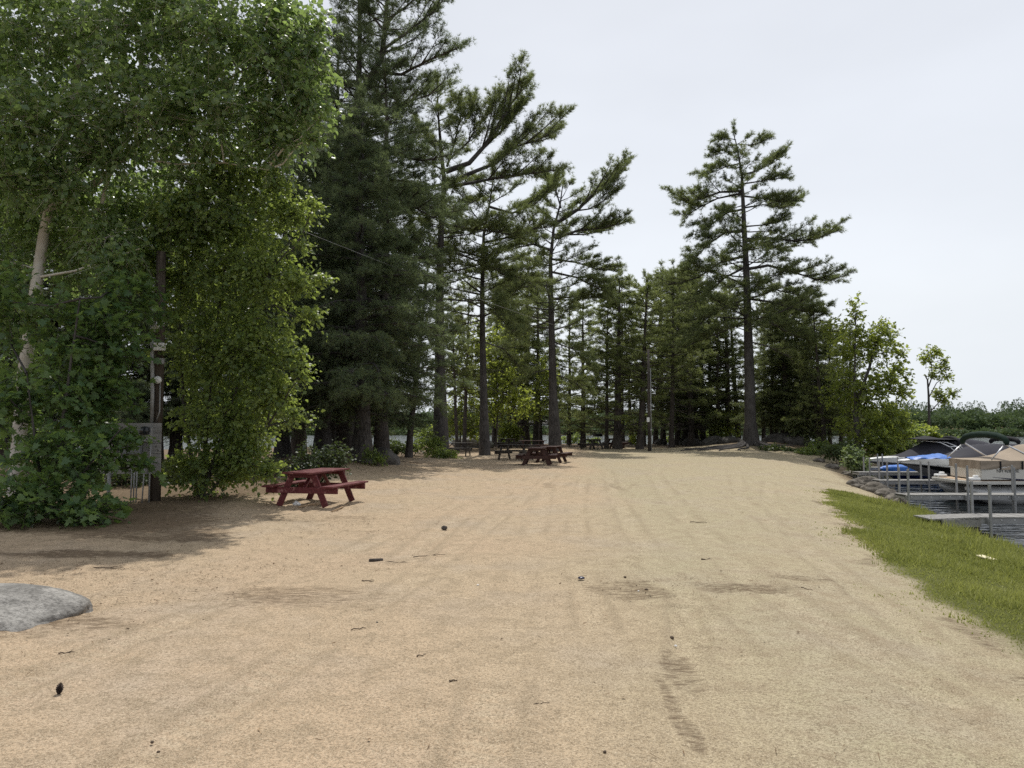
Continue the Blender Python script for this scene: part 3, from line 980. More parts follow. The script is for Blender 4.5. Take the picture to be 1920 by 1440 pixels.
# ---- tall pines with their own outlines -----------------------------------
def pine_B():
    Y = 40; o = base(827, Y)
    f = Foliage(11)
    tr = [Vector((0, 0, -0.4))] + pxp(o, [(827, 842), (825, 700), (824, 600), (825, 500), (827, 430), (833, 340), (828, 290), (822, 220), (820, 165)], Y)
    tr[1] = Vector((0, 0, 0.02))
    ex = []
    for pts, dy, r in (([(836, 322), (880, 306), (908, 275), (938, 228), (965, 185), (986, 155)], -1.0, 0.17), ([(905, 276), (935, 252), (962, 222), (985, 190)], 1.0, 0.07),
                       ([(915, 262), (930, 215), (945, 180)], -0.5, 0.05), ([(836, 348), (880, 326), (930, 306), (965, 276), (1010, 262), (1046, 242)], 1.2, 0.15),
                       ([(833, 352), (890, 342), (950, 330), (1000, 325), (1035, 318)], -1.8, 0.12), ([(830, 345), (800, 352), (765, 366), (730, 372)], 1.5, 0.09),
                       ([(838, 312), (850, 275), (862, 225), (868, 190)], 0.8, 0.08), ([(842, 300), (878, 266), (898, 228), (904, 200)], -1.2, 0.07),
                       ([(828, 420), (880, 428), (935, 436), (975, 446)], -1.5, 0.09), ([(828, 410), (788, 402), (755, 400)], -1.4, 0.07),
                       ([(826, 470), (870, 480), (920, 500), (955, 520)], 1.4, 0.07), ([(826, 560), (880, 565), (930, 590), (968, 628)], -0.6, 0.06),
                       ([(826, 520), (786, 530), (750, 545)], 1.2, 0.06), ([(825, 600), (790, 615), (760, 640)], -1.0, 0.05), ([(829, 300), (805, 262), (790, 240)], .6, .06)):
        ex.append((px_limb(o, pts, Y, dy), r))
    conifer(f, 20, 0.34, PINE, base=0.46, top_len=1.0, low_len=2.6, whorl=0.62, per=(3, 4), e0=(0.0, 0.3), gap=0.25, extra=ex, trunk=tr, flare=1.35)
    return f.parts(new_tree('pine_tree', o, 'tall pine forking into two long up-swept limbs over the red tables', 'tree'), M['bark_grey'], M['needle'])


def pine_C():
    Y = 43; o = base(909, Y)
    f = Foliage(12)
    tr = [Vector((0, 0, -0.4))] + pxp(o, [(909, 850), (907, 750), (905, 650), (904, 550), (907, 440), (920, 370), (925, 330)], Y)
    tr[1] = Vector((0, 0, 0.02))
    ex = []
    for pts, dy, r in (([(908, 455), (950, 446), (1000, 430), (1030, 425)], -1.2, 0.09), ([(918, 388), (960, 400), (1000, 385), (1040, 352)], 1.2, 0.09),
                       ([(905, 482), (860, 470), (815, 475)], -1.5, 0.09), ([(905, 500), (955, 512), (1005, 538)], 1.0, 0.08), ([(915, 410), (880, 420), (845, 440)], 1.2, .08),
                       ([(904, 565), (945, 590), (985, 612)], -1.2, 0.06), ([(904, 600), (862, 610), (835, 640)], 1.0, 0.05), ([(905, 640), (945, 655), (975, 690)], 1.0, 0.05)):
        ex.append((px_limb(o, pts, Y, dy), r))
    conifer(f, 16, 0.25, PINE, base=0.50, top_len=1.5, low_len=1.9, whorl=0.6, per=(3, 4), e0=(0.0, 0.3), gap=0.2, extra=ex, trunk=tr, flare=1.35)
    return f.parts(new_tree('pine_tree', o, 'slender pine with a bare trunk beside the forked pine', 'tree'), M['bark_grey'], M['needle'])


def pine_D():
    Y = 50; o = base(1041, Y)
    f = Foliage(13)
    tr = [Vector((0, 0, -0.4))] + pxp(o, [(1041, 842), (1037, 740), (1035, 650), (1033, 560), (1032, 490), (1038, 430), (1050, 385), (1056, 340)], Y)
    tr[1] = Vector((0, 0, 0.02))
    ex = []
    for pts, dy, r in (([(1042, 420), (1085, 392), (1108, 368), (1140, 345), (1172, 312)], -0.8, 0.17), ([(1075, 396), (1105, 392), (1140, 372), (1160, 350)], -1.2, 0.07),
                       ([(1040, 448), (1085, 432), (1130, 428), (1172, 416)], -1.4, 0.12), ([(1040, 440), (1095, 440), (1140, 432)], 1.4, 0.08),
                       ([(1034, 470), (1000, 458), (955, 468)], -1.4, 0.10), ([(1034, 486), (1080, 492), (1120, 505), (1150, 508)], 1.4, 0.09),
                       ([(1034, 510), (1080, 520), (1130, 545), (1150, 560)], -1.3, 0.09), ([(1034, 560), (1085, 556), (1135, 560)], 1.2, 0.08),
                       ([(1033, 535), (985, 538), (935, 545)], -1.0, 0.09), ([(1033, 600), (985, 620), (945, 660)], 1.0, 0.07), ([(1034, 640), (1075, 655), (1110, 690)], -1.0, 0.06),
                       ([(1052, 390), (1040, 350), (1020, 335)], 0.8, 0.07), ([(1034, 690), (1000, 700), (975, 720)], -1.0, 0.05), ([(1035, 700), (1075, 715), (1095, 735)], 1.0, .05)):
        ex.append((px_limb(o, pts, Y, dy), r))
    conifer(f, 18, 0.33, PINE, base=0.42, top_len=1.4, low_len=2.0, whorl=0.62, per=(3, 4), e0=(0.0, 0.3), gap=0.2, extra=ex, trunk=tr, flare=1.4)
    return f.parts(new_tree('pine_tree', o, 'tall pine with tiered limbs reaching right, behind the red tables', 'tree'), M['bark_grey'], M['needle'])


def pine_R():
    Y = 52; o = base(1408, Y)
    f = Foliage(14)
    tr = [Vector((0, 0, -0.5))] + pxp(o, [(1408, 834), (1407, 790), (1405, 700), (1402, 600), (1399, 500), (1395, 420), (1391, 330), (1382, 275), (1375, 250)], Y)
    tr[1] = Vector((0, 0, 0.02))
    ex = []
    for pts, dy, r in (([(1389, 306), (1362, 312), (1340, 322), (1322, 326)], -0.8, 0.06), ([(1386, 285), (1362, 285), (1335, 292)], 0.6, 0.05), ([(1383, 270), (1405, 272), (1425, 268), (1437, 262)], -0.5, 0.05),
                       ([(1380, 262), (1360, 258), (1345, 262)], 0.4, 0.04), ([(1392, 328), (1420, 320), (1450, 305), (1468, 293)], 0.6, 0.07), ([(1392, 345), (1425, 340), (1452, 335), (1474, 334)], -0.9, 0.07),
                       ([(1390, 358), (1350, 360), (1310, 374), (1290, 376), (1272, 366)], -0.8, 0.11), ([(1391, 362), (1345, 372), (1300, 395), (1284, 412)], 0.9, 0.09),
                       ([(1394, 368), (1430, 372), (1465, 378), (1491, 374)], -1.2, 0.08), ([(1394, 390), (1430, 384), (1470, 390), (1488, 384)], 1.0, 0.07), ([(1395, 392), (1365, 398), (1335, 420), (1315, 440)], -1.2, 0.09),
                       ([(1396, 425), (1430, 422), (1455, 418), (1470, 412)], -0.6, 0.07), ([(1396, 430), (1360, 436), (1325, 460), (1300, 490), (1290, 494)], -0.6, 0.10),
                       ([(1398, 452), (1440, 446), (1490, 452), (1530, 448), (1568, 434)], -1.0, 0.13), ([(1398, 470), (1440, 462), (1475, 470)], 1.3, 0.07),
                       ([(1399, 505), (1440, 498), (1480, 508), (1530, 524), (1576, 528)], -0.7, 0.13), ([(1399, 500), (1360, 520), (1320, 555), (1295, 575)], -1.0, 0.10),
                       ([(1398, 480), (1350, 492), (1310, 520), (1275, 530), (1238, 535)], 1.2, 0.10), ([(1400, 545), (1440, 540), (1490, 552), (1525, 565)], 1.0, 0.09),
                       ([(1401, 560), (1445, 566), (1500, 582), (1545, 588)], -1.2, 0.10), ([(1401, 560), (1360, 575), (1320, 600), (1290, 640)], -1.2, 0.09), ([(1402, 600), (1445, 606), (1490, 630), (1520, 640)], -1.4, 0.08),
                       ([(1402, 600), (1360, 620), (1310, 640), (1278, 655)], -0.8, 0.08), ([(1403, 640), (1440, 650), (1480, 670), (1500, 690)], 1.0, 0.07), ([(1398, 440), (1395, 455), (1390, 475)], -2.2, 0.08),
                       ([(1400, 520), (1405, 535), (1400, 560)], -2.6, 0.08), ([(1401, 570), (1420, 590), (1430, 610)], -2.4, 0.08)):
        ex.append((px_limb(o, pts, Y, dy), r))
    conifer(f, 22, 0.40, PINE, base=0.36, top_len=0.7, low_len=3.7, whorl=0.6, per=(3, 4), e0=(-0.1, 0.2), gap=0.25, extra=ex, trunk=tr, flare=1.5, dead=0.12)
    # surface roots spreading over the mound
    for az, L in ((-95, 4.5), (-105, 5.5), (-118, 5.0), (-130, 4.2), (-150, 3.2), (-80, 3.0), (170, 2.6), (140, 2.4), (110, 2.6), (60, 1.5)):
        a = R(az); pts = []
        for i in range(9):
            q = 0.25 + L * i / 8; bend = 0.22 * math.sin(i * 1.1 + az)
            x = math.sin(a + bend * 0.4) * q; y = math.cos(a + bend * 0.4) * q
            zz = gz(o.x + x, o.y + y) - o.z
            pts.append(Vector((x, y, zz + (0.45 * max(0, 1 - q / 0.9) + 0.03))))
        f.tube(pts, [0.13 * (1 - i / 9) ** 0.9 + 0.015 for i in range(9)], 6)
    return f.parts(new_tree('pine_tree', o, 'big lone pine with spreading surface roots on a mound', 'tree'), M['bark_grey'], M['needle'])


def pine_A():
    """the tall dark pines at the left edge of the clearing"""
    Y = 33; o = base(648, Y)
    f = Foliage(15)
    tr = [Vector((0, 0, -0.4)), Vector((0, 0, 0.02))] + pxp(o, [(646, 700), (646, 550), (648, 430), (650, 320), (652, 230), (690, 150), (715, 112), (722, 55), (727, -20), (730, -110)], Y)
    ex = []
    for pts, dy, r in (([(702, 135), (752, 140), (805, 112), (852, 92)], -1.0, 0.10), ([(716, 95), (765, 60), (812, 22), (835, -5)], 0.6, 0.09), ([(722, 40), (765, 10), (800, -30)], -1.0, 0.08),
                       ([(652, 240), (715, 215), (770, 190), (825, 170)], 1.2, 0.10), ([(652, 280), (720, 285), (785, 300), (835, 300)], -1.2, 0.10), ([(650, 250), (590, 210), (555, 160)], 0.8, 0.09),
                       ([(650, 330), (720, 345), (790, 380), (850, 410)], 1.2, 0.10), ([(649, 400), (715, 385), (780, 390), (830, 420)], -1.6, 0.10), ([(648, 450), (720, 465), (790, 490)], -0.8, 0.10),
                       ([(722, 60), (690, 20), (665, -20)], 0.8, 0.07), ([(650, 330), (590, 320), (540, 310)], -1.0, 0.09), ([(648, 420), (590, 430), (545, 450)], 1.0, 0.09)):
        ex.append((px_limb(o, pts, Y, dy), r))
    conifer(f, 24, 0.36, PINE_NEAR, base=0.26, top_len=1.0, low_len=3.4, whorl=0.6, per=(3, 5), e0=(-0.05, 0.25), gap=0.12, extra=ex, trunk=tr, flare=1.35, dead=.2)
    return f.parts(new_tree('pine_tree', o, 'dark pine whose crooked leader rises out of frame, left of the clearing', 'tree'), M['bark_dark'], M['needle_dark'])


def make_tree(seed, fn, name, o, label, cat, bark, leaf, group=None):
    f = Foliage(seed)
    fn(f)
    return f.parts(new_tree(name, o, label, cat, group), M[bark], M[leaf])


pine_B(); pine_C(); pine_D(); pine_R(); pine_A()
# straight dark pines behind, one mesh copied
o = base(657, 34.5)
dark = make_tree(16, lambda f: conifer(f, 25, 0.36, dict(PINE_NEAR, tl=1.2), base=0.22, top_len=0.8, low_len=3.6, whorl=0.62, per=(3, 5), e0=(-0.1, 0.2), c=(0, .12), gap=0.1, dead=.25, lean=(0.004, 0)),
                 'pine_tree', o, 'straight dark pine standing just behind the crooked-leader pine', 'tree', 'bark_dark', 'needle_dark', 'dark pines on the left bank')
dark.children[0].parent = dark
for px, y, sc, rz, lab in ((716, 32.0, 0.74, 1.1, 'thick-trunked dark pine to the right of the grey boulder on the bank'), (628, 36.0, 0.86, 2.3, 'dark pine with a bare lower trunk behind the drooping hemlock'),
                           (560, 40.0, 0.92, 3.0, 'tall dark pine behind the yellow-green sapling clump'), (440, 36.0, 0.84, 4.4, 'tall dark pine mostly hidden behind the leafy sapling clump'),
                           (290, 33.0, 0.80, 5.3, 'dark pine hidden behind the wooden utility pole'), (120, 31.0, 0.82, 0.6, 'dark pine hidden behind the white-barked birch'),
                           (0, 34.0, 0.8, 1.9, 'dark pine at the far left edge behind the birch crown')):
    c = copy_tree(dark)
    c.location = base(px, y); c.scale = (sc, sc, sc); c.rotation_euler.z = rz
    tag(c, lab, 'tree', 'dark pines on the left bank')

# drooping hemlocks in front of them
o = base(678, 27.0)
hem = make_tree(17, lambda f: conifer(f, 13.5, 0.30, HEMLOCK, base=0.16, top_len=0.5, low_len=3.1, whorl=0.38, per=(4, 6), e0=(0.0, 0.2), c=(-0.24, -0.12), gap=0.05, profile=0.8, flare=1.7, top_up=0.3),
                'hemlock_tree', o, 'drooping hemlock with a flared trunk beside the grey boulder on the bank', 'tree', 'bark_grey', 'needle_dark', 'drooping hemlocks')
for px, y, sc, rz, lab in ((606, 29.5, 0.95, 2.0, 'drooping hemlock at the right edge of the yellow-green sapling clump'), (712, 37.0, 0.72, 4.0, 'shorter hemlock behind the thick-trunked dark pine'),
                           (530, 32.0, 0.9, 1.2, 'drooping hemlock half hidden behind the sapling clump'), (435, 24.0, 0.66, 3.3, 'small hemlock filling the gap right behind the sapling clump'),
                           (330, 25.0, 0.70, 5.0, 'small hemlock seen in the gap just right of the utility pole'), (215, 23.0, 0.66, 0.4, 'small hemlock in shade behind the electrical panel'), (90, 24.0, 0.7, 2.7, 'small hemlock in shade behind the birch trunk'), (-20, 22.0, 0.66, 1.7, 'small hemlock at the left edge behind the birch')):
    c = copy_tree(hem); c.location = base(px, y); c.scale = (sc,) * 3; c.rotation_euler.z = rz
    tag(c, lab, 'tree', 'drooping hemlocks')

for px, y, sc, rz, lab in ((1475, 57.0, 0.84, 0.5, 'dense fir just right of the big lone pine'), (1535, 55.0, 0.68, 3.9, 'shorter dense fir next to the bright maple')):
    c = copy_tree(hem); c.location = base(px, y); c.scale = (sc * 1.25, sc * 1.25, sc); c.rotation_euler.z = rz
    tag(c, lab, 'tree', 'dense firs by the bright maple')
    c.name = 'fir_tree'
    for ch in c.children:
        if ch.name.startswith('crown'):
            ch.material_slots[0].link = 'OBJECT'; ch.material_slots[0].material = M['needle']

# thin leaning tree on the bank
o = base(766, 37.0)
make_tree(18, lambda f: conifer(f, 11, 0.15, FOREST_ST, base=0.35, top_len=0.5, low_len=1.5, whorl=0.5, lean=(0.08, 0), gap=0.2, dead=.15), 'leaning_tree', o,
          'thin dark tree leaning right beside the thick-trunked pine', 'tree', 'bark_dark', 'needle_dark')

# ---- the crowded conifers at the back -------------------------------------
KINDS = []
for i, kw in enumerate((dict(base=0.20, low_len=2.0, top_len=0.40), dict(base=0.32, low_len=1.8, top_len=0.4), dict(base=0.12, low_len=2.3, top_len=0.30), dict(base=0.26, low_len=2.3, top_len=0.5), dict(base=0.38, low_len=2.0, top_len=0.5))):
    f = Foliage(30 + i)
    conifer(f, 13.0, (0.17, 0.14, 0.20, 0.16, 0.15)[i], FOREST_ST, whorl=0.46, per=(3, 5), e0=(-0.05, 0.3), c=(-0.08, 0.12), gap=0.15, dead=0.25, flare=1.45, lean=((0, 0), (0.02, 0), (0, 0.01), (-0.02, 0), (0.01, 0))[i], **kw)
    KINDS.append(f)
protos = {}
FPX = [858, 870, 926, 938, 956, 967, 984, 1005, 1013, 1067, 1093, 1137, 1158, 1167, 1184, 1199, 1206, 1229, 1243, 1259, 1271, 1284, 1296, 1303, 1318, 1334, 1345, 1366, 1384, 1432, 1446, 1458,
       1467, 1483, 1496, 1511, 1534, 1546, 1556, 1576, 1592]
ORD = ['first', 'second', 'third', 'fourth', 'fifth', 'sixth', 'seventh', 'eighth', 'ninth', 'tenth', 'eleventh', 'twelfth', 'thirteenth', 'fourteenth']
rg = random.Random(5)


def forest_label(px, all_px):
    marks = ((1041, 'right of the tall tiered pine'), (1219, 'right of the slim light pole'), (1408, 'right of the big lone pine'))
    if px < 1041:
        lst = sorted([p for p in all_px if p < 1041], reverse=True)
        return 'slim dark conifer, %s trunk to the left of the tall tiered pine' % ORD[lst.index(px)]
    m = [k for k in marks if k[0] < px][-1]
    hi = [k[0] for k in marks if k[0] > px] + [9999]
    lst = sorted(p for p in all_px if m[0] < p < hi[0])
    return 'slim dark conifer, %s trunk to the %s' % (ORD[lst.index(px)], m[1])


for i, px in enumerate(FPX):
    y = rg.uniform(57, 73)
    if px < 1041: y = rg.uniform(63, 74)
    if px in (1137, 1158, 1199, 1093): y = {1137: 56, 1158: 55.5, 1199: 54.5, 1093: 60}[px]
    if px in (858, 870): y = 50 + (px - 858) * 0.25
    if px > 1500: y = rg.uniform(50, 60)
    if 1430 <= px <= 1500: y = rg.uniform(56, 68)
    top = float(np.interp(px, [850, 960, 1040, 1100, 1150, 1185, 1215, 1250, 1290, 1350, 1400, 1470, 1510, 1560, 1600], [520, 480, 480, 530, 500, 545, 505, 500, 480, 505, 540, 545, 525, 590, 625])) + rg.uniform(-8, 45)
    o = base(px, y)
    H = (at(px, top, y).z - o.z)
    k = rg.randrange(5)
    if px in (1158, 1366, 984): k = 2
    if px > 1430 and k in (1, 4): k = (k + 1) % 3 * 2 % 4
    sc = H / 13.4
    wd = sc * rg.uniform(0.95, 1.2) * (1.35 if px in (1158, 1199, 1366, 984) else 1.0)
    lab = forest_label(px, FPX)
    if k not in protos:
        r_ = new_tree('conifer_tree', o, lab, 'tree', 'crowded conifers at the back of the clearing')
        KINDS[k].parts(r_, M['bark_dark'], M['needle_spruce'])
        protos[k] = r_
    else:
        r_ = copy_tree(protos[k])
        tag(r_, lab, 'tree', 'crowded conifers at the back of the clearing')
    r_.location = o
    r_.scale = (wd, wd, sc)
    r_.rotation_euler = (R(rg.uniform(-2.5, 2.5)), R(rg.uniform(-3, 3)), rg.uniform(0, 6.28))


# ---- leafy trees -----------------------------------------------------------
def leafy(seed, name, o, label, cat, bark, leaf, stems, clumps, spray, ln, size, shape='oval', group=None, droop=0.5, limb_r=0.03, tint0=0.45, flat=0.6, twig=0.006):
    """stems: (list of world points, start radius, end radius); clumps: (px, py, Y, rx px, ry px, rz m, n)"""
    f = Foliage(seed)
    pts_all = []
    for st, r0, r1 in stems:
        p = [Vector(q) - o for q in st]
        n = len(p)
        f.tube(p, [r0 + (r1 - r0) * i / (n - 1) for i in range(n)], 9)
        for a, b in zip(p[:-1], p[1:]):
            for q in (0.0, 0.5): pts_all.append(a + (b - a) * q)
        pts_all.append(p[-1])
    for (px, py, y, rx, ry, rz, n) in clumps:
        c = at(px, py, y) - o
        k = y / F
        rx = max(rx * 0.7, rx - 0.22 * spray / k); ry = max(ry * 0.7, ry - 0.22 * spray / k)
        frm = min(pts_all, key=lambda q: (q - c).length + (0.6 * (q.z - c.z) if q.z > c.z else 0)) if pts_all else None
        f.clump(c, (rx * k, rz, ry * k), n, spray, ln, size, shape, 0.45, droop, frm, limb_r, tint0, flat, twig)
    return f.parts(new_tree(name, o, label, cat, group), M[bark], M[leaf])


o = base(26, 14.8)
P = lambda lst, y: [at(a, b, y) for a, b in lst]
T1 = [(P([(26, 956), (36, 830), (46, 700), (63, 570), (82, 440), (106, 330), (128, 240), (150, 120), (172, -80)], 14.8), 0.15, 0.05),
      ([at(92, 390, 14.8), at(160, 355, 14.8), at(205, 325, 14.8), at(235, 260, 14.8), at(262, 140, 14.8), at(285, -30, 14.8)], 0.09, 0.035),
      ([at(106, 330, 14.8), at(230, 292, 14.8), at(330, 308, 14.7), at(420, 305, 14.7), at(500, 318, 14.7)], 0.035, 0.008),
      ([at(220, 300, 14.7), at(300, 235, 14.8), at(380, 175, 14.8), at(450, 135, 14.8), at(520, 100, 14.8)], 0.05, 0.012),
      ([at(205, 325, 14.8), at(190, 385, 14.7), at(170, 410, 14.7)], 0.05, 0.02),
      ([at(70, 520, 14.8), at(140, 508, 14.4), at(200, 488, 14.2), at(262, 466, 14.1)], 0.028, 0.010)]
C1 = [(50, 60, 14.3, 160, 150, 1.5, 405), (230, 40, 14.3, 160, 150, 1.5, 436), (400, 50, 14.3, 150, 140, 1.5, 405), (525, 95, 14.3, 78, 120, 1.1, 253), (575, 175, 14.5, 34, 60, .6, 81),
      (60, 240, 14.0, 150, 110, 1.3, 344), (250, 215, 14.2, 140, 105, 1.2, 344), (410, 215, 14.6, 125, 100, 1.3, 324), (520, 240, 14.8, 75, 65, .7, 111), (548, 60, 14.8, 56, 70, .7, 101),
      (50, 370, 15.7, 140, 90, 1.0, 283), (205, 400, 15.4, 140, 95, 1.0, 304), (350, 375, 15.4, 130, 80, 1.1, 253), (515, 290, 14.8, 32, 32, .3, 21), (10, 330, 13.6, 70, 60, .6, 70), (200, 440, 14.4, 70, 50, .5, 70),
      (130, 480, 16.0, 120, 80, .9, 202), (-60, 480, 14.6, 100, 120, .9, 141),
      (100, -130, 15.2, 220, 130, 1.6, 148), (380, -130, 15.4, 200, 120, 1.5, 132), (-100, 200, 14.0, 120, 250, 1.6, 263), (105, 345, 14.0, 66, 50, .4, 62), (62, 590, 14.2, 44, 50, .4, 42), (180, 285, 14.1, 90, 44, .5, 74), (220, 490, 14.2, 66, 34, .4, 46), (45, 700, 14.2, 34, 24, .3, 18), (604, 130, 14.4, 18, 16, .3, 14), (612, 205, 14.4, 16, 14, .3, 14), (592, 262, 14.4, 20, 16, .3, 14), (540, 262, 14.5, 22, 22, .3, 18), (596, 45, 14.4, 16, 20, .3, 14), (588, 92, 14.4, 20, 18, .3, 18)]
leafy(51, 'birch_tree', o, 'large birch with a pale peeling trunk and crown filling the upper left', 'tree', 'birch', 'leaf_birch', T1, C1, 0.62, 13, 0.120, limb_r=0.015, flat=0.95, twig=0.0035)

o = base(378, 15.8)
T2 = [(P([(376, 938), (388, 800), (400, 650), (430, 450)], 15.8), 0.06, 0.015), (P([(378, 938), (415, 820), (468, 650), (500, 520)], 15.6), 0.05, 0.012), (P([(372, 938), (346, 780), (335, 600), (345, 480)], 15.9), 0.05, 0.012),
      (P([(380, 938), (440, 870), (500, 800)], 15.5), 0.035, 0.010)]
C2 = [(430, 405, 15.6, 130, 75, 1.2, 380), (545, 400, 15.4, 46, 36, .5, 80), (360, 510, 15.9, 105, 90, 1.1, 320), (475, 515, 15.6, 100, 85, 1.1, 370), (560, 525, 15.3, 36, 28, .4, 46),
      (395, 650, 15.9, 98, 95, 1.1, 350), (480, 640, 15.5, 74, 85, .9, 290), (430, 780, 15.7, 98, 90, 1.1, 370), (510, 735, 15.3, 44, 60, .6, 110), (390, 880, 15.6, 85, 46, .8, 200), (465, 850, 15.4, 42, 50, .5, 100),
      (440, 320, 15.3, 90, 50, .8, 170), (330, 420, 15.2, 80, 60, .8, 170), (270, 500, 15.6, 60, 60, .7, 120), (520, 345, 15.2, 40, 26, .4, 50),
      (590, 380, 15.2, 20, 15, .3, 14), (606, 520, 15.2, 22, 13, .3, 16), (578, 588, 15.2, 24, 18, .3, 24), (545, 668, 15.2, 26, 22, .3, 32), (568, 702, 15.2, 16, 12, .2, 12), (556, 778, 15.2, 22, 14, .3, 20), (505, 880, 15.1, 26, 18, .3, 26), (560, 460, 15.2, 20, 14, .3, 14)]
leafy(52, 'sapling_clump', o, 'bushy multi-stemmed yellow-green sapling clump beside the utility pole', 'tree', 'bark_grey', 'leaf_olive', T2, C2, 0.5, 13, 0.094, limb_r=0.014, flat=0.95, twig=0.0035)

o = base(95, 12.6)
T3 = [(P([(95, 985), (110, 850), (130, 700), (150, 560)], 12.6), 0.045, 0.012), (P([(95, 985), (70, 860), (50, 700)], 12.4), 0.035, 0.010), (P([(97, 985), (160, 880), (230, 800)], 12.5), 0.03, 0.010)]
C3 = [(8, 565, 12.8, 50, 85, .6, 60), (150, 620, 13.3, 90, 80, .8, 100), (5, 745, 12.4, 45, 80, .7, 60), (135, 735, 12.9, 70, 85, .8, 110), (205, 650, 13.3, 75, 80, .8, 95), (190, 745, 13.2, 60, 60, .6, 70), (130, 850, 12.5, 110, 60, .8, 120),
      (225, 820, 13.0, 52, 24, .4, 34), (262, 868, 13.3, 36, 14, .3, 14), (60, 930, 11.9, 95, 58, .8, 105), (165, 955, 11.9, 66, 38, .5, 60), (235, 560, 13.9, 90, 75, .8, 95), (25, 650, 15.6, 60, 90, .6, 80), (90, 820, 15.4, 120, 110, .7, 140)]
leafy(53, 'maple_sapling', o, 'low broad-leaved maple sapling under the birch, partly hiding the electrical panel', 'tree', 'bark_grey', 'leaf_maple', T3, C3, 0.5, 8, 0.135, 'maple', limb_r=0.014, droop=0.35)

o = base(1608, 46)
T4 = [(P([(1610, 850), (1606, 800), (1604, 770), (1612, 740), (1630, 690), (1642, 640)], 46), 0.22, 0.05), (P([(1606, 790), (1602, 720), (1604, 640), (1605, 575)], 46), 0.10, 0.015), (P([(1608, 770), (1640, 740), (1668, 730)], 46), 0.08, 0.02),
      (P([(1607, 800), (1650, 790), (1680, 770)], 46), 0.05, 0.015)]
C4 = [(1645, 640, 46, 46, 44, 1.5, 172), (1598, 650, 46.5, 44, 50, 1.4, 142), (1672, 708, 46, 36, 40, 1.3, 142), (1622, 730, 46, 52, 42, 1.5, 172), (1668, 776, 46, 44, 36, 1.4, 150), (1576, 730, 47, 38, 56, 1.2, 112), (1620, 798, 46, 56, 38, 1.4, 150),
      (1604, 592, 46, 15, 44, .5, 42), (1655, 618, 46, 18, 20, .4, 30), (1694, 736, 46, 16, 14, .4, 21), (1686, 664, 46, 20, 12, .4, 19), (1688, 800, 46, 26, 28, .8, 67), (1650, 828, 45.5, 54, 20, 1.2, 112), (1560, 620, 49, 20, 30, .8, 45)]
leafy(54, 'maple_tree', o, 'bright green maple at the shore end of the forest, behind the boats', 'tree', 'bark_grey', 'leaf_lime', T4, C4, 0.55, 9, 0.19, 'oval', limb_r=0.03, droop=0.25, twig=0.012, flat=1.3)

o = base(1742, 62)
o.z = gz(o.x, o.y)
T5 = [(P([(1742, 832), (1742, 780), (1741, 740), (1739, 712), (1733, 702)], 62), 0.13, 0.04), (P([(1741, 725), (1748, 705), (1746, 680), (1748, 655)], 62), 0.06, 0.015), (P([(1742, 745), (1756, 718), (1775, 705)], 62), 0.05, 0.015),
      (P([(1744, 772), (1760, 755), (1778, 742), (1795, 732)], 62), 0.05, 0.012)]
C5 = [(1747, 662, 62, 20, 15, .7, 46), (1736, 675, 62, 14, 10, .5, 22), (1765, 690, 62, 18, 12, .6, 34), (1772, 675, 62, 8, 12, .4, 14), (1752, 705, 62, 20, 8, .5, 22), (1778, 706, 62, 10, 6, .4, 12), (1762, 738, 62, 14, 14, .5, 34), (1785, 738, 62, 16, 8, .5, 26), (1768, 752, 62, 10, 7, .4, 14)]
leafy(55, 'thin_tree', o, 'thin sparse tree standing alone on the point behind the boats', 'tree', 'bark_grey', 'leaf_lime', T5, C5, 0.6, 8, 0.22, 'oval', limb_r=0.02, droop=0.1, twig=0.014)

# bright saplings between the trunks
for i, (px, y, lab, cl) in enumerate(((930, 54, 'bright green broad-leaved tree glowing behind the slender pine trunk', [(930, 690, 54, 60, 60, 1.8, 260), (960, 750, 54, 50, 40, 1.5, 170), (905, 760, 54.5, 40, 45, 1.3, 140), (880, 640, 55, 45, 50, 1.5, 170), (950, 620, 55, 40, 40, 1.4, 120)]),
                                      (862, 56, 'bright green broad-leaved tree behind the forked pine trunk', [(865, 720, 56, 36, 70, 1.4, 200), (850, 790, 55, 34, 36, 1.2, 150), (885, 800, 55, 26, 26, 1.0, 90)]),
                                      (1010, 60, 'green sapling in shade behind the tall tiered pine', [(1000, 760, 60, 40, 40, 1.5, 150), (1020, 700, 60, 35, 40, 1.5, 110)]),
                                      (1362, 66, 'yellow-green sapling glowing behind the trunks left of the big lone pine', [(1362, 800, 66, 26, 36, 1.2, 150), (1340, 815, 66, 18, 22, .9, 70)]), (1196, 68, 'pale green sapling behind the trunks left of the slim light pole', [(1196, 810, 68, 20, 26, 1.0, 90), (1180, 790, 68, 16, 20, .8, 50)]),
                                      (1290, 70, 'green sapling behind the thin trunks right of the slim light pole', [(1290, 790, 70, 24, 40, 1.2, 130)]),
                                      (970, 62, 'small yellow-green sapling among the trunks near the lake', [(945, 805, 62, 16, 22, .8, 80), (965, 810, 62, 20, 16, .8, 80)]))):
    o = base(px, y)
    leafy(60 + i, 'sapling', o, lab, 'tree', 'bark_dark', 'leaf_lime', [(P([(px, 838), (px + 4, 760), (px, cl[0][1])], y), 0.08, 0.02)], cl, 0.55, 8, 0.20, 'oval', 'bright saplings between the trunks', 0.25, 0.025, 0.5, 1.3, 0.012)

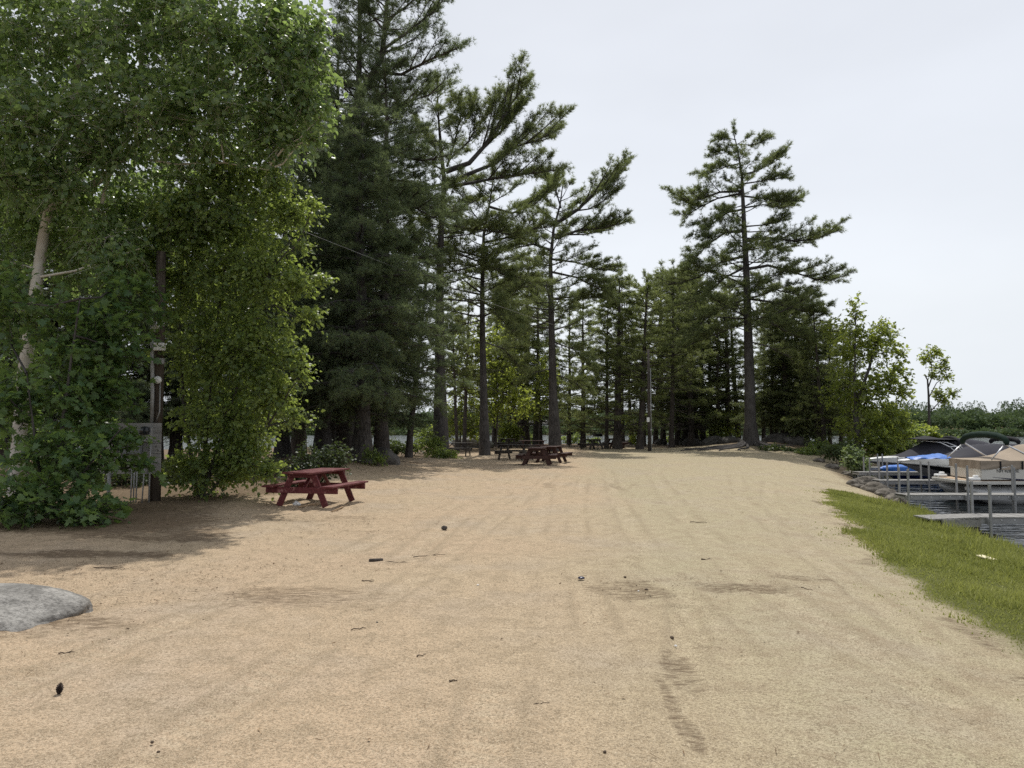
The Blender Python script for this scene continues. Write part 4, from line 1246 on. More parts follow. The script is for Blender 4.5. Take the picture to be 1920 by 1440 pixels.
# shrubs
SHRUBS = [
    ('dark low brush in shade behind the electrical panel', 'leaf_shaded', 'oval', 0.085, 0.4, [(225, 898, 17.5, 70, 44, .8, 190), (290, 902, 18.2, 56, 40, .7, 150), (160, 900, 18.0, 60, 44, .7, 120)]),
    ('dark low brush between the utility pole and the sapling clump', 'leaf_shaded', 'oval', 0.085, 0.4, [(335, 900, 18.5, 56, 44, .8, 180), (420, 890, 19.5, 80, 44, .9, 190), (490, 885, 20.5, 60, 38, .8, 140)]),
    ('dark leafy shrub behind the near red picnic table', 'leaf_shaded', 'oval', 0.085, 0.4, [(590, 870, 18.5, 55, 38, .8, 170), (632, 858, 18.8, 34, 28, .6, 90), (560, 890, 18.2, 36, 26, .5, 80)]),
    ('green shrub at the foot of the forked pine', 'leaf_olive', 'oval', 0.14, 0.45, [(812, 835, 39, 26, 24, .8, 120), (836, 852, 37.5, 26, 12, .6, 70), (800, 820, 41, 26, 28, .9, 110)]),
    ('dry yellow-green shrub in front of the grey boulder on the bank', 'leaf_olive', 'oval', 0.09, 0.35, [(708, 858, 26, 16, 9, .3, 46), (690, 850, 26.2, 8, 10, .3, 24)]),
    ('tall white-flowering shrub beside the shore rocks', 'leaf_pale', 'oval', 0.16, 0.4, [(1604, 866, 36, 20, 20, .6, 120), (1598, 850, 36.3, 14, 14, .4, 60), (1615, 876, 35.6, 10, 10, .4, 40)]),
    ('dark green shrub just left of the white-flowering shrub', 'leaf_dull', 'oval', 0.16, 0.4, [(1568, 848, 43, 30, 14, .8, 120), (1588, 840, 44, 24, 16, .7, 90)]),
    ('low olive shrub at the right of the root mound', 'leaf_olive', 'oval', 0.16, 0.4, [(1515, 848, 47, 24, 10, .7, 90), (1535, 838, 48, 22, 14, .7, 90)]),
    ('low dark shrub growing on the root mound', 'leaf_dull', 'oval', 0.14, 0.4, [(1450, 842, 49, 30, 10, .7, 100), (1480, 846, 48.5, 20, 8, .5, 60)]),
    ('tall dark green bush behind the low olive shrub', 'needle_spruce', 'oval', 0.20, 0.5, [(1505, 800, 53, 32, 34, 1.2, 170), (1535, 770, 54, 28, 40, 1.2, 150)]),
    ('olive bush between the maple and the covered boats', 'leaf_olive', 'oval', 0.20, 0.5, [(1680, 812, 48, 28, 26, 1.0, 140), (1650, 840, 46, 30, 16, 1.0, 110), (1715, 815, 52, 22, 22, .9, 110)]),
    ('bright yellow-green bush above the boats on the point', 'leaf_lime', 'oval', 0.22, 0.5, [(1738, 812, 58, 24, 11, .9, 130), (1722, 822, 57, 16, 10, .8, 70), (1752, 820, 58, 14, 9, .7, 60)]),
    ('grey-green bush behind the boat towers', 'leaf_pale', 'oval', 0.22, 0.5, [(1795, 832, 57, 26, 14, 1.0, 130), (1770, 838, 56, 20, 12, .9, 90), (1822, 842, 58, 18, 10, .8, 60)]),
    ('dark bush low behind the charcoal boat cover', 'leaf_dull', 'oval', 0.20, 0.5, [(1690, 838, 49, 26, 16, 1.0, 120), (1720, 840, 52, 20, 12, .8, 80)]),
    ('sparse waterside bush left of the tiered pine', 'leaf_olive', 'oval', 0.20, 0.5, [(990, 822, 74, 26, 12, 1.0, 90), (950, 826, 74, 18, 10, .8, 60)]),
    ('sparse waterside bush beyond the dark picnic tables', 'leaf_olive', 'oval', 0.20, 0.5, [(1075, 822, 75, 28, 12, 1.0, 90), (1110, 826, 75, 16, 9, .8, 50)]),
    ('sparse waterside bush right of the slim light pole', 'leaf_olive', 'oval', 0.20, 0.5, [(1250, 824, 75, 18, 9, .8, 50), (1325, 820, 74, 20, 12, .8, 70)]),
    ('dark shrub on the bank behind the leaning tree', 'leaf_dull', 'oval', 0.14, 0.5, [(745, 838, 40, 20, 14, .7, 80), (775, 840, 42, 18, 10, .6, 60)]),
]
for i, (lab, mt, shp, sz, sp, cl) in enumerate(SHRUBS):
    px, y = cl[0][0], cl[0][2]
    o = base(px, y)
    leafy(80 + i, 'shrub', o, lab, 'shrub', 'bark_dark', mt, [([o + Vector((0.05 * j, 0, -0.1)), at(cl[j][0], cl[j][1], cl[j][2])], 0.02, 0.008) for j in range(len(cl))], cl, sp, 9, sz, shp, None, 0.2, 0.012, 0.45, 1.0, 0.005)


# ---- far shore -------------------------------------------------------------
def far_crown(f, c, r, h, n, size, conif):
    rng = f.rng
    d = unit(rng.normal(size=(n, 3))); d[:, 2] = np.abs(d[:, 2]) * 1.0 - 0.25
    if conif:
        size = size * 0.55; t = rng.random(n) ** 1.25; a = rng.random(n) * 6.283; q = r * (1 - t) ** 0.7 * (0.5 + 0.5 * rng.random(n))
        P = np.stack([c[0] + q * np.cos(a), c[1] + q * np.sin(a), c[2] + h * (0.12 + 0.9 * t)], 1)
        A = np.stack([np.cos(a), np.sin(a), 0 * a + 0.1], 1)
    else:
        bul = 0.75 + 0.5 * vnoise(np.arctan2(d[:, 1], d[:, 0]) * 2 + c[0], d[:, 2] * 3.5 + c[1], 3)
        P = np.array(c) + np.array([0, 0, h * 0.5]) + d * np.array([r, r, h * 0.5]) * (bul * (0.75 + 0.3 * rng.random(n)))[:, None]
        A = d + 0.5 * rng.normal(size=(n, 3))
    tt = np.clip(rng.random() * 0.6 + 0.2 + 0.15 * rng.normal(size=n) - (0.25 if conif else 0), 0, 1)
    f.leaves(P, A, size, tt, 'face', 0.9)


def far_ground(az, r):
    x, y = math.sin(az) * r, math.cos(az) * r
    return x, y, gz(x, y)


ff = Foliage(201)
fr = random.Random(3)
for i in range(1300):
    az = R(fr.uniform(-52, 40)); rr = fr.uniform(260, 320) + (fr.random() ** 2) * 90
    x, y, z = far_ground(az, rr)
    if z < -0.6: continue
    con = fr.random() < 0.45
    h = fr.uniform(8.0, 10.8) if con else fr.uniform(6.0, 8.6)
    far_crown(ff, (x, y, z - (0.6 if con else 1.2)), fr.uniform(2.4, 3.6) if con else fr.uniform(2.6, 4.2), h, 380 if con else 230, 0.95, con)
    if i % 2 == 0:
        x, y, z = far_ground(R(fr.uniform(-48, 40)), fr.uniform(253, 263))
        far_crown(ff, (x, y, max(z, -1.0) - 0.8), 2.4, fr.uniform(2.2, 3.6), 90, 0.8, False)
fo = add_mesh('far_woods', np.vstack(ff.v), np.vstack(ff.f3), M['leaf_far'], None, False, np.concatenate(ff.tn))
tag(fo, 'mixed woods covering the far shore of the lake', 'woods', kind='stuff')
# front-row trees over there that can be told apart
fi = 0
for px, r_px, h_px, lab in ((1725, 22, 44, 'broad green tree on the far shore right of the maple'), (1757, 20, 36, 'round mid-green tree on the far shore behind the yellow-green bush'), (1790, 19, 38, 'pale rounded tree on the far shore left of the round bushy tree'),
                            (1815, 17, 34, 'olive tree on the far shore just above the green boat top'), (1840, 16, 26, 'small round bushy tree beside the far boathouse'), (1898, 26, 36, 'wide rounded tree to the right of the far boathouse'),
                            (1915, 16, 30, 'rounded tree at the right edge of the far shore'), (1820, 20, 42, 'taller dark tree standing behind the small round bushy tree'), (1705, 18, 38, 'green tree on the far shore nearest the maple')):
    d = ray(px, 810); az = math.atan2(d.x, d.y)
    rr = 263 + (fi % 3) * 2.5
    x, y, z = far_ground(az, rr)
    o = Vector((x, y, z))
    k = y / F
    f = Foliage(210 + fi)
    f.tube([Vector((0, 0, -0.5)), Vector((0, 0, h_px * k * 0.6))], [0.25, 0.1], 5)
    far_crown(f, (0, 0, 0.2), r_px * k, h_px * k, 420, 0.85, False)
    far_crown(f, (r_px * k * 0.35, -1, 0.0), r_px * k * 0.7, h_px * k * 0.75, 220, 0.8, False)
    f.parts(new_tree('far_tree', o, lab, 'tree', 'trees along the far shore'), M['bark_dark'], M['leaf_far'])
    fi += 1


# ---- grass -----------------------------------------------------------------
def build_grass():
    f = Foliage(301)
    rng = f.rng
    N = 620000
    X = rng.uniform(1.5, 12.2, N); Y = rng.uniform(2.5, 23, N)
    g = sdist_poly(X, Y, GRASS) + 0.55 * (fbm(X * 1.3, Y * 1.3, 31, 3) - 0.5)
    view = X / Y < 0.86
    dens = smooth(-0.25, 0.35, g) * (0.55 + 0.45 * smooth(0.35, 0.6, fbm(X * 2.2, Y * 2.2, 33, 3)))
    dens = np.maximum(dens, 0.05 * smooth(-0.9, -0.2, g) * smooth(0.5, 0.62, fbm(X * 3, Y * 3, 35, 2)))
    keep = (rng.random(N) < dens) & view
    X, Y, g = X[keep], Y[keep], g[keep]
    n = len(X)
    Z = height(X, Y)
    d = np.hypot(X, Y)
    cl = fbm(X * 1.1, Y * 1.1, 37, 3)
    h = (0.030 + 0.050 * rng.random(n) ** 1.6) * (0.55 + 1.1 * smooth(0.35, 0.65, cl)) * (0.6 + 0.4 * smooth(-0.1, 0.4, g))
    h = np.where(g < -0.15, h * 0.45, h)
    edge = sdist_poly(X, Y, LAND)
    h = h * (1 + 1.3 * smooth(2.6, 1.6, edge) * (rng.random(n) < 0.25))
    w = 0.0035 + 0.00075 * d
    a = rng.random(n) * 6.283
    S_ = np.stack([np.cos(a), np.sin(a), 0 * a], 1)
    lean = rng.normal(size=(n, 3)) * 0.5; lean[:, 2] = 1
    Bp = np.stack([X, Y, Z - 0.005], 1)
    V = np.stack([Bp - S_ * w[:, None], Bp + S_ * w[:, None], Bp + unit(lean) * h[:, None]], 1)
    tint = np.clip(0.35 + 0.7 * (fbm(X * 0.7, Y * 0.7, 39, 3) - 0.5) * 2 + 0.25 * rng.normal(size=n), 0, 1)
    f._push(V, tint)
    o = add_mesh('grass', np.vstack(f.v), np.vstack(f.f3), M['grass'], None, False, np.concatenate(f.tn))
    tag(o, 'strip of short green grass along the boat shore', 'grass', kind='stuff')


build_grass()

# ------------------------------------------------------------------ rocks
def rock(o, r, label, seed, mat='rock', rz=0.0, cat='boulder', name='boulder', sub=4, amp=0.22, group=None, flatten=0.0):
    bm = bmesh.new()
    bmesh.ops.create_icosphere(bm, subdivisions=sub, radius=1.0)
    for v in bm.verts:
        p = v.co.copy()
        q = p * 1.3 + Vector((seed * 3.1, seed * 1.7, 0))
        k = 1 + amp * mnoise.noise(q) + amp * 0.45 * mnoise.noise(q * 2.7) + amp * 0.16 * mnoise.noise(q * 7)
        p = p * k
        if flatten and p.z > flatten: p.z = flatten + (p.z - flatten) * 0.35
        v.co = Vector((p.x * r[0], p.y * r[1], p.z * r[2]))
    me = bpy.data.meshes.new(name); bm.to_mesh(me); bm.free()
    me.polygons.foreach_set('use_smooth', np.ones(len(me.polygons), bool))
    me.materials.append(M[mat])
    ob = bpy.data.objects.new(name, me); COL.objects.link(ob)
    ob.location = o; ob.rotation_euler.z = rz
    return tag(ob, label, cat, group)


rock(Vector((-4.66, 6.32, -0.06)), (0.96, 0.74, 0.28), 'broad low grey boulder half buried in the sand at the lower left', 2, 'rock', 0.15, sub=5, amp=0.16)
o = base(712, 27.2)
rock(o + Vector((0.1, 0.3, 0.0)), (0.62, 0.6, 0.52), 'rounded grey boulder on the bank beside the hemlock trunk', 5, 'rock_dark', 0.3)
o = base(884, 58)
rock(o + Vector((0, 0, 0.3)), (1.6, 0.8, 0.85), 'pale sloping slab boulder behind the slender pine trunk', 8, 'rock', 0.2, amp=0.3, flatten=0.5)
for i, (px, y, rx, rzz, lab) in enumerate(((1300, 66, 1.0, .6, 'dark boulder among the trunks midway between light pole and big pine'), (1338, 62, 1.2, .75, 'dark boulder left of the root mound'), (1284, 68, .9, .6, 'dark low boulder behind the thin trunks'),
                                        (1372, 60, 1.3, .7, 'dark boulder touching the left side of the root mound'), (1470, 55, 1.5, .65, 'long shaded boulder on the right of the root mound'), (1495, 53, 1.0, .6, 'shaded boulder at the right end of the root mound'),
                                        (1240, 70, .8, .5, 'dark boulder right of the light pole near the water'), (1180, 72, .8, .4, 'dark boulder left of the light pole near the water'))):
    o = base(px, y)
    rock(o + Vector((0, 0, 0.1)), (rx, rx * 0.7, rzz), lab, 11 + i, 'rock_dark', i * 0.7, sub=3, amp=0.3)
SH = [(1622, 893, 30.5, .75, .36, 'broad flat-topped shore rock below the white-flowering shrub'), (1600, 900, 28.6, .40, .22, 'brownish shore rock at the sand edge left of the docks'), (1640, 908, 26.6, .62, .34, 'lichen-spotted shore rock at the top end of the grass'),
      (1662, 915, 25.0, .50, .28, 'speckled shore rock next to the second dock'), (1676, 922, 23.8, .42, .24, 'small shore rock by the foot of the second dock'), (1590, 868, 37.5, .45, .25, 'shore rock behind the white-flowering shrub'),
      (1560, 862, 41.0, .55, .22, 'low rock in front of the dark green shrub'), (1688, 930, 22.4, .35, .2, 'dark shore rock under the second dock'), (1610, 905, 27.4, .3, .16, 'small rusty stone on the sand beside the shore rocks'),
      (1535, 860, 43.0, .5, .18, 'flat low rock at the foot of the low olive shrub'), (1655, 903, 27.2, .45, .3, 'pale shore rock beside the third dock')]
for i, (px, py, y, rx, rzz, lab) in enumerate(SH):
    p = at(px, py, y); z = gz(p.x, y)
    rock(Vector((p.x, y, max(z, WATER) + rzz * 0.25)), (rx * 0.8, rx * 0.6, rzz * 0.85), lab, 30 + i, 'rock_shore', i * 1.1, sub=4, amp=0.26, name='shore_rock', cat='rock', group='rocks along the shore')


# ------------------------------------------------------------------ picnic tables
def make_table():
    root = empty('picnic_table')
    L = 1.83
    def planks(name, xs, w, z, th, L):
        mb = MB()
        for k, x in enumerate(xs):
            mb.box((x, 0, z), (w, L + 0.004 * ((k * 7) % 3), th))
        return mb.build(name, M['red_paint'], root, bevel=0.004)
    planks('tabletop', [(-2 + k) * 0.148 for k in range(5)], 0.140, 0.735, 0.038, L)
    for s in (-1, 1):
        planks('bench', [s * 0.64, s * 0.78], 0.135, 0.440, 0.038, L)
    for e in (-1, 1):
        y = e * 0.66
        for s in (-1, 1):
            mb = MB(); mb.bar((s * 0.24, y, 0.714), (s * 0.56, y, 0.0), 0.038, 0.14, (s * 0.9, 0, 0.4))
            mb.build('leg', M['red_paint'], root, bevel=0.004)
        mb = MB(); mb.bar((-0.86, y + e * 0.040, 0.352), (0.86, y + e * 0.040, 0.352), 0.038, 0.135)
        mb.build('bench_support', M['red_paint'], root, bevel=0.004)
        mb = MB(); mb.bar((-0.34, y + e * 0.040, 0.670), (0.34, y + e * 0.040, 0.670), 0.038, 0.088)
        mb.build('top_batten', M['red_paint'], root, bevel=0.004)
        mb = MB(); mb.bar((0, y - e * 0.05, 0.36), (0, y - e * 0.42, 0.71), 0.07, 0.036)
        mb.build('brace', M['red_paint'], root)
    return root


TB = make_table()
TB.location = (-4.0, 15.1, gz(-4.0, 15.1)); TB.rotation_euler.z = R(-13); TB.scale = (0.90,) * 3
tag(TB, 'red-painted picnic table nearest the camera, beside the sapling clump', 'picnic table', 'picnic tables')
TB2 = None
for px, y, rz, mt, lab in ((1007, 31.6, -6, 'brown_paint', 'brown-red picnic table in the open sand, front one of the central pair'), (1034, 34.2, -14, 'brown_paint', 'brown-red picnic table just behind the front central one'),
                           (1110, 54.5, 22, 'dark_wood', 'dark picnic table beside the post grill near the lake'), (1153, 57.5, 5, 'brown_paint', 'reddish picnic table between two trunks near the lake'),
                           (856, 41.5, 80, 'dark_wood', 'weathered brown picnic table partly behind the forked pine'), (952, 57, 20, 'dark_wood', 'black-looking picnic table in shade behind the slender pine'),
                           (1000, 49, 84, 'brown_paint', 'dark red picnic table seen side-on behind the central pair'), (967, 36.5, 60, 'dark_wood', 'small dark picnic table left of the central pair')):
    c = copy_tree(TB)
    o = base(px, y)
    c.location = o; c.rotation_euler.z = R(rz); c.scale = (1, 1, 1)
    tag(c, lab, 'picnic table', 'picnic tables')
    for ch in c.children:
        ch.material_slots[0].link = 'OBJECT'
        ch.material_slots[0].material = M[mt]

# rubbish below the near table
def crumple(o, r, name, label, cat, mat, seed):
    return rock(o, r, label, seed, mat, 0.4, cat, name, 3, 0.5)


p = gnd(556, 948); crumple(p + Vector((0, 0, 0.03)), (0.075, 0.06, 0.05), 'paper_wad', 'crumpled white paper lying under the near red picnic table', 'litter', 'paper', 71)


def stick(pts, r, name, label, cat, mat, group=None):
    mb = MB(); mb.tube(pts, r, 6)
    o = mb.build(name, M[mat], None, True)
    return tag(o, label, cat, group)


a = gnd(560, 953); b = gnd(604, 946)
stick([a + Vector((0, 0, .02)), (a + b) / 2 + Vector((0, 0, .035)), b + Vector((0, 0, .02))], [0.018, 0.02, 0.014], 'branch_piece', 'grey stick lying under the near red picnic table', 'stick', 'twig_pale')
a = gnd(622, 961); b = gnd(660, 944)
stick([a + Vector((0, 0, .015)), b + Vector((0, 0, .015))], [0.015, 0.012], 'branch_piece', 'pale straight stick on the sand at the right feet of the near table', 'stick', 'twig_pale')


# post grills
def grill(px, y, lab, h=0.95):
    o = base(px, y)
    root = empty('post_grill', o, 0.3, lab, 'grill', 'post grills')
    MB().tube([(0, 0, -0.05), (0, 0, h)], 0.035, 8).build('post', M['black_iron'], root)
    mb = MB()
    mb.box((0, 0, h + 0.02), (0.56, 0.40, 0.02))
    for s in (-1, 1): mb.box((s * 0.285, 0, h + 0.12), (0.014, 0.40, 0.22))
    mb.box((0, 0.205, h + 0.12), (0.56, 0.014, 0.22))
    mb.build('firebox', M['black_iron'], root)
    mb = MB()
    for k in range(7): mb.bar((-0.27, -0.16 + k * 0.05, h + 0.19), (0.27, -0.16 + k * 0.05, h + 0.19), 0.012, 0.012)
    mb.build('grate', M['black_iron'], root)


grill(1121, 53.0, 'black post grill right of the dark picnic table near the lake')
grill(1067, 62.0, 'black post grill on a thin stand left of the dark picnic table', 1.0)

# ------------------------------------------------------------------ utility pole with its panel
def cyl_y(mb, c, r, d, n=16):
    return mb.tube([(c[0], c[1] - d / 2, c[2]), (c[0], c[1] + d / 2, c[2])], r, n)


Y0 = 14.9
o = base(294, Y0)
up = empty('utility_pole', o, 0, 'wooden utility pole with conduit and a peeling white electrical panel', 'utility pole')
def Lp(px, py, y): return at(px, py, y) - o
MB().tube([(0, 0, -0.3), (0.0, 0, 3), (-0.02, 0, 5.1)], [0.108, 0.10, 0.092], 14).build('pole', M['pole_wood'], up, True)
pb = empty('panel', (0, 0, 0)); pb.parent = up
pb.name = 'panel_mount'
bpy.data.objects.remove(pb)
tl, br = Lp(192, 793, Y0 - 0.2), Lp(301, 889, Y0 - 0.2)
mb = MB()
nb = 5
for k in range(nb):
    z0 = br.z + (tl.z - br.z) * k / nb; z1 = br.z + (tl.z - br.z) * (k + 1) / nb
    mb.box(((tl.x + br.x) / 2, -0.2 + 0.002 * (k % 2), (z0 + z1) / 2), (br.x - tl.x - 0.004 * k, 0.03, z1 - z0 - 0.006))
panel = mb.build('panel_board', M['white_paint'], up, bevel=0.003)
yp = -0.215
c = Lp(250, 832, Y0 - 0.25)
MB().box((c.x, yp - 0.075, c.z), (0.36, 0.15, 0.42)).build('breaker_box', M['box_grey'], panel, bevel=0.01)
c = Lp(277, 812, Y0 - 0.25)
mb = MB(); mb.box((c.x, yp - 0.05, c.z - 0.02), (0.20, 0.10, 0.30)); mb.build('meter_box', M['galv'], panel, bevel=0.008)
mb = MB(); cyl_y(mb, (c.x, yp - 0.15, c.z + 0.05), 0.085, 0.10); mb.build('meter', M['glass'], panel, True)
for px in (221, 241):
    c = Lp(px, 865, Y0 - 0.25)
    MB().box((c.x, yp - 0.035, c.z), (0.10, 0.07, 0.07)).build('outlet_box', M['galv'], panel, bevel=0.005)
for (pa, ya, pb_, yb, r) in ((246, 866, 243, 952, 0.014), (251, 866, 248, 951, 0.014), (256, 864, 253, 951, 0.014), (270, 866, 264, 954, 0.014), (281, 826, 277, 956, 0.016), (203, 888, 201, 940, 0.035)):
    A = Lp(pa, ya, Y0 - 0.3); B = Lp(pb_, yb, Y0 - 0.3)
    mb = MB(); mb.tube([(A.x, -0.26, A.z), (B.x, -0.27, -0.05)], r, 8); mb.build('conduit', M['galv'], up, True)
A = Lp(284, 793, Y0 - .15); B = Lp(286, 520, Y0 - .15)
MB().tube([(A.x, -0.14, A.z), (A.x, -0.14, 2.2), (B.x, -0.14, 4.0), (B.x, -0.13, B.z)], 0.036, 10).build('riser_conduit', M['galv'], up, True)
A = Lp(298, 790, Y0 - .15); B = Lp(298, 718, Y0 - .15)
MB().tube([(A.x - 0.06, -0.14, A.z), (A.x + .01, -0.15, A.z + 0.2), (B.x + 0.02, -0.14, B.z)], 0.013, 8).build('conduit', M['galv'], up, True)
c = Lp(299, 650, Y0 - .2); MB().box((c.x, -0.19, c.z), (0.20, 0.12, 0.16)).build('junction_box', M['white_plastic'], up, bevel=0.012)
c = Lp(300, 677, Y0 - .2); MB().box((c.x, -0.18, c.z), (0.15, 0.10, 0.12)).build('junction_box', M['galv'], up, bevel=0.012)
c = Lp(294, 712, Y0 - .2); mb = MB(); cyl_y(mb, (c.x, -0.16, c.z), 0.075, 0.06, 20); mb.build('round_cover', M['white_plastic'], up, True)
c = Lp(299, 606, Y0 - .2)
mb = MB(); mb.box((c.x, -0.17, c.z), (0.12, 0.10, 0.10)); mb.tube([(c.x, -0.2, c.z - .03), (c.x, -0.36, c.z - 0.12)], [0.05, 0.08], 12); mb.build('floodlight', M['white_plastic'], up)

# light pole at the back of the clearing
Y1 = 50.5
o = base(1219, Y1)
lp = empty('light_pole', o, 0, 'slim light pole with grey conduit standing before the crowded conifers', 'light pole')
topz = at(1219, 655, Y1).z - o.z
MB().tube([(-0.06, 0, -0.2), (-0.06, 0, topz)], [0.11, 0.08], 10).build('pole', M['bark_dark'], lp, True)
MB().tube([(0.06, -0.10, -0.1), (0.06, -0.09, at(1219, 690, Y1).z)], 0.032, 8).build('conduit', M['galv'], lp, True)
c = at(1215, 787, Y1) - o
MB().box((c.x - 0.02, -0.16, c.z), (0.19, 0.08, 0.32)).build('white_box', M['white_plastic'], lp, bevel=0.015)
c = at(1220, 806, Y1) - o
MB().box((c.x, -0.14, c.z), (0.10, 0.07, 0.12)).build('switch_box', M['galv'], lp, bevel=0.01)
# overhead cable
a = at(-420, 20, 12.0); b = at(1218, 662, Y1)
pts = []
for i in range(41):
    s = i / 40; p = a.lerp(b, s); p.z -= 4 * 0.55 * s * (1 - s); pts.append(p)
cab = MB().tube(pts, 0.006, 6).build('overhead_cable', M['galv'], None, True)
tag(cab, 'thin overhead cable sagging from the birch to the slim light pole', 'cable')

# ------------------------------------------------------------------ docks
def dock(x0, x1, y0, y1, z, posts, lab, top=0.72, ramp=None):
    """deck boards across, side stringers, each post a part"""
    root = empty('dock', (x0, y0, 0), 0, lab, 'dock', 'docks along the shore')
    o = Vector((x0, y0, 0))
    mb = MB(); x = x0; i = 0
    while x < x1:
        mb.box((x + 0.068, (y0 + y1) / 2, z - 0.012 + 0.0015 * ((i * 5) % 3)) - o if False else Vector((x + 0.068, (y0 + y1) / 2, z - 0.012 + 0.0015 * ((i * 5) % 3))) - o, (0.128, y1 - y0 + 0.006 * ((i * 3) % 2), 0.024))
        x += 0.14; i += 1
    mb.build('deck', M['dock_wood'], root)
    mb = MB()
    for yy in (y0 + 0.03, y1 - 0.03):
        mb.box(Vector(((x0 + x1) / 2, yy, z - 0.083)) - o, (x1 - x0, 0.035, 0.115))
    k = x0 + 0.02
    while k < x1:
        mb.box(Vector((k, (y0 + y1) / 2, z - 0.09)) - o, (0.04, y1 - y0 - 0.11, 0.06)); k += 1.2
    mb.build('frame', M['alu'], root)
    # bolt heads along the front rail
    mb = MB(); k = x0 + 0.15
    while k < x1: mb.box(Vector((k, y0 + 0.008, z - 0.06)) - o, (0.03, 0.012, 0.02)); k += 0.28
    mb.build('bolt_row', M['alu_bright'], root)
    for (x, y, zt) in posts:
        zb = min(gz(x, y), WATER) - 0.4
        m2 = MB(); m2.tube([Vector((x, y, zb)) - o, Vector((x, y, zt)) - o], 0.033, 10)
        m2.box(Vector((x, y + (0.04 if y < (y0 + y1) / 2 else -0.04), z - 0.08)) - o, (0.10, 0.06, 0.14))
        m2.build('post', M['alu'], root)
    if ramp:
        (ax, ay0, ay1, az) = ramp
        mb = MB(); n = 9
        for q in range(n):
            s0 = q / n; s1 = (q + 0.88) / n
            for_ = []
            xa, xb = ax + (x0 - ax) * s0, ax + (x0 - ax) * s1
            za, zb_ = az + (z - az) * s0, az + (z - az) * s1
            ya0, ya1 = ay0 + (y0 - ay0) * s0, ay1 + (y1 - ay1) * s0
            yb0, yb1 = ay0 + (y0 - ay0) * s1, ay1 + (y1 - ay1) * s1
            vs = [(xa, ya0, za), (xb, yb0, zb_), (xb, yb1, zb_), (xa, ya1, za), (xa, ya0, za - .03), (xb, yb0, zb_ - .03), (xb, yb1, zb_ - .03), (xa, ya1, za - .03)]
            mb.add([Vector(v) - o for v in vs], [(0, 1, 2, 3), (7, 6, 5, 4), (0, 4, 5, 1), (1, 5, 6, 2), (2, 6, 7, 3), (3, 7, 4, 0)])
        mb.build('ramp', M['dock_wood'], root)
        for ya_, yb_ in ((ay0 + 0.04, y0 + 0.04), (ay1 - 0.04, y1 - 0.04)):
            mb = MB(); mb.bar(Vector((ax + 0.25, ya_, az - 0.10)) - o, Vector((x0, yb_, z - 0.13)) - o, 0.05, 0.16)
            mb.build('ramp_beam', M['dock_wood'], root)
        mb = MB(); mb.box(Vector((x0 - 0.15, y0 + 0.10, (z + WATER) / 2 - 0.25)) - o, (0.24, 0.16, z - WATER + 0.1))
        mb.build('pile', M['pole_wood'], root)
        mb = MB(); mb.bar(Vector((x0 - 0.2, y0 + 0.1, -0.66)) - o, Vector((x0 + 0.35, y0 + 0.1, -0.72)) - o, 0.05, 0.10); mb.build('brace', M['dark_wood'], root)
    return root


def ptop(px, py, y): return at(px, py, y)
pp = [(at(1855, 906, 15.62).x, 15.62, at(1855, 906, 15.62).z), (at(1821, 902, 16.44).x, 16.44, at(1821, 902, 16.44).z)]
dock(at(1840, 968, 15.7).x, 17.5, 15.7, 16.36, -0.30, pp + [(13.2, 15.62, 0.42), (13.2, 16.44, 0.42)], 'nearest dock, with a sloping board ramp up onto the grass', ramp=(at(1740, 974, 15.5).x, 15.38, 16.06, -0.30))
pp = []
for px, py, y in ((1702, 880, 21.12), (1813, 873, 21.12), (1901, 876, 21.12), (1685, 876, 21.98), (1792, 869, 21.98), (1897, 872, 21.98)):
    q = at(px, py, y); pp.append((q.x, y, q.z))
dock(11.35, 18.0, 21.2, 21.88, -0.33, pp, 'second dock, running past the near side of the tan-covered pontoon boat')
pp = []
for px, py, y in ((1663, 865, 26.9), (1741, 865, 26.9), (1648, 864, 27.7), (1726, 865, 27.7)):
    q = at(px, py, y); pp.append((q.x, y, q.z))
dock(13.5, 20.0, 26.98, 27.62, -0.33, pp, 'third dock, between the pontoon boat and the white and black speedboat')
pp = []
for px, py, y in ((1630, 858, 31.9), (1703, 862, 31.9), (1619, 857, 32.7), (1683, 857, 32.7)):
    q = at(px, py, y); pp.append((q.x, y, q.z))
dock(15.1, 21.0, 31.98, 32.62, -0.33, pp, 'fourth dock, behind the white and black speedboat')
pp = []
for px, py, y in ((1654, 851, 35.5), (1645, 851, 36.4)):
    q = at(px, py, y); pp.append((q.x, y, q.z))
dock(16.9, at(1656, 876, 35.6).x, 35.58, 36.32, -0.32, pp, 'short farthest dock ending before the charcoal-covered boat')


# ------------------------------------------------------------------ boats
def text_mesh(txt, size, name, mat, parent, loc, rot, shear=0.0):
    cu = bpy.data.curves.new('lettering', 'FONT')
    cu.body = txt; cu.size = size; cu.extrude = 0.001; cu.shear = shear; cu.resolution_u = 2
    ob = bpy.data.objects.new('lettering', cu)
    COL.objects.link(ob)
    dg = bpy.context.evaluated_depsgraph_get()
    me = bpy.data.meshes.new_from_object(ob.evaluated_get(dg))
    bpy.data.objects.remove(ob)
    me.materials.clear(); me.materials.append(M[mat])
    o2 = bpy.data.objects.new(name, me); COL.objects.link(o2)
    o2.parent = parent; o2.location = loc; o2.rotation_euler = rot
    return o2


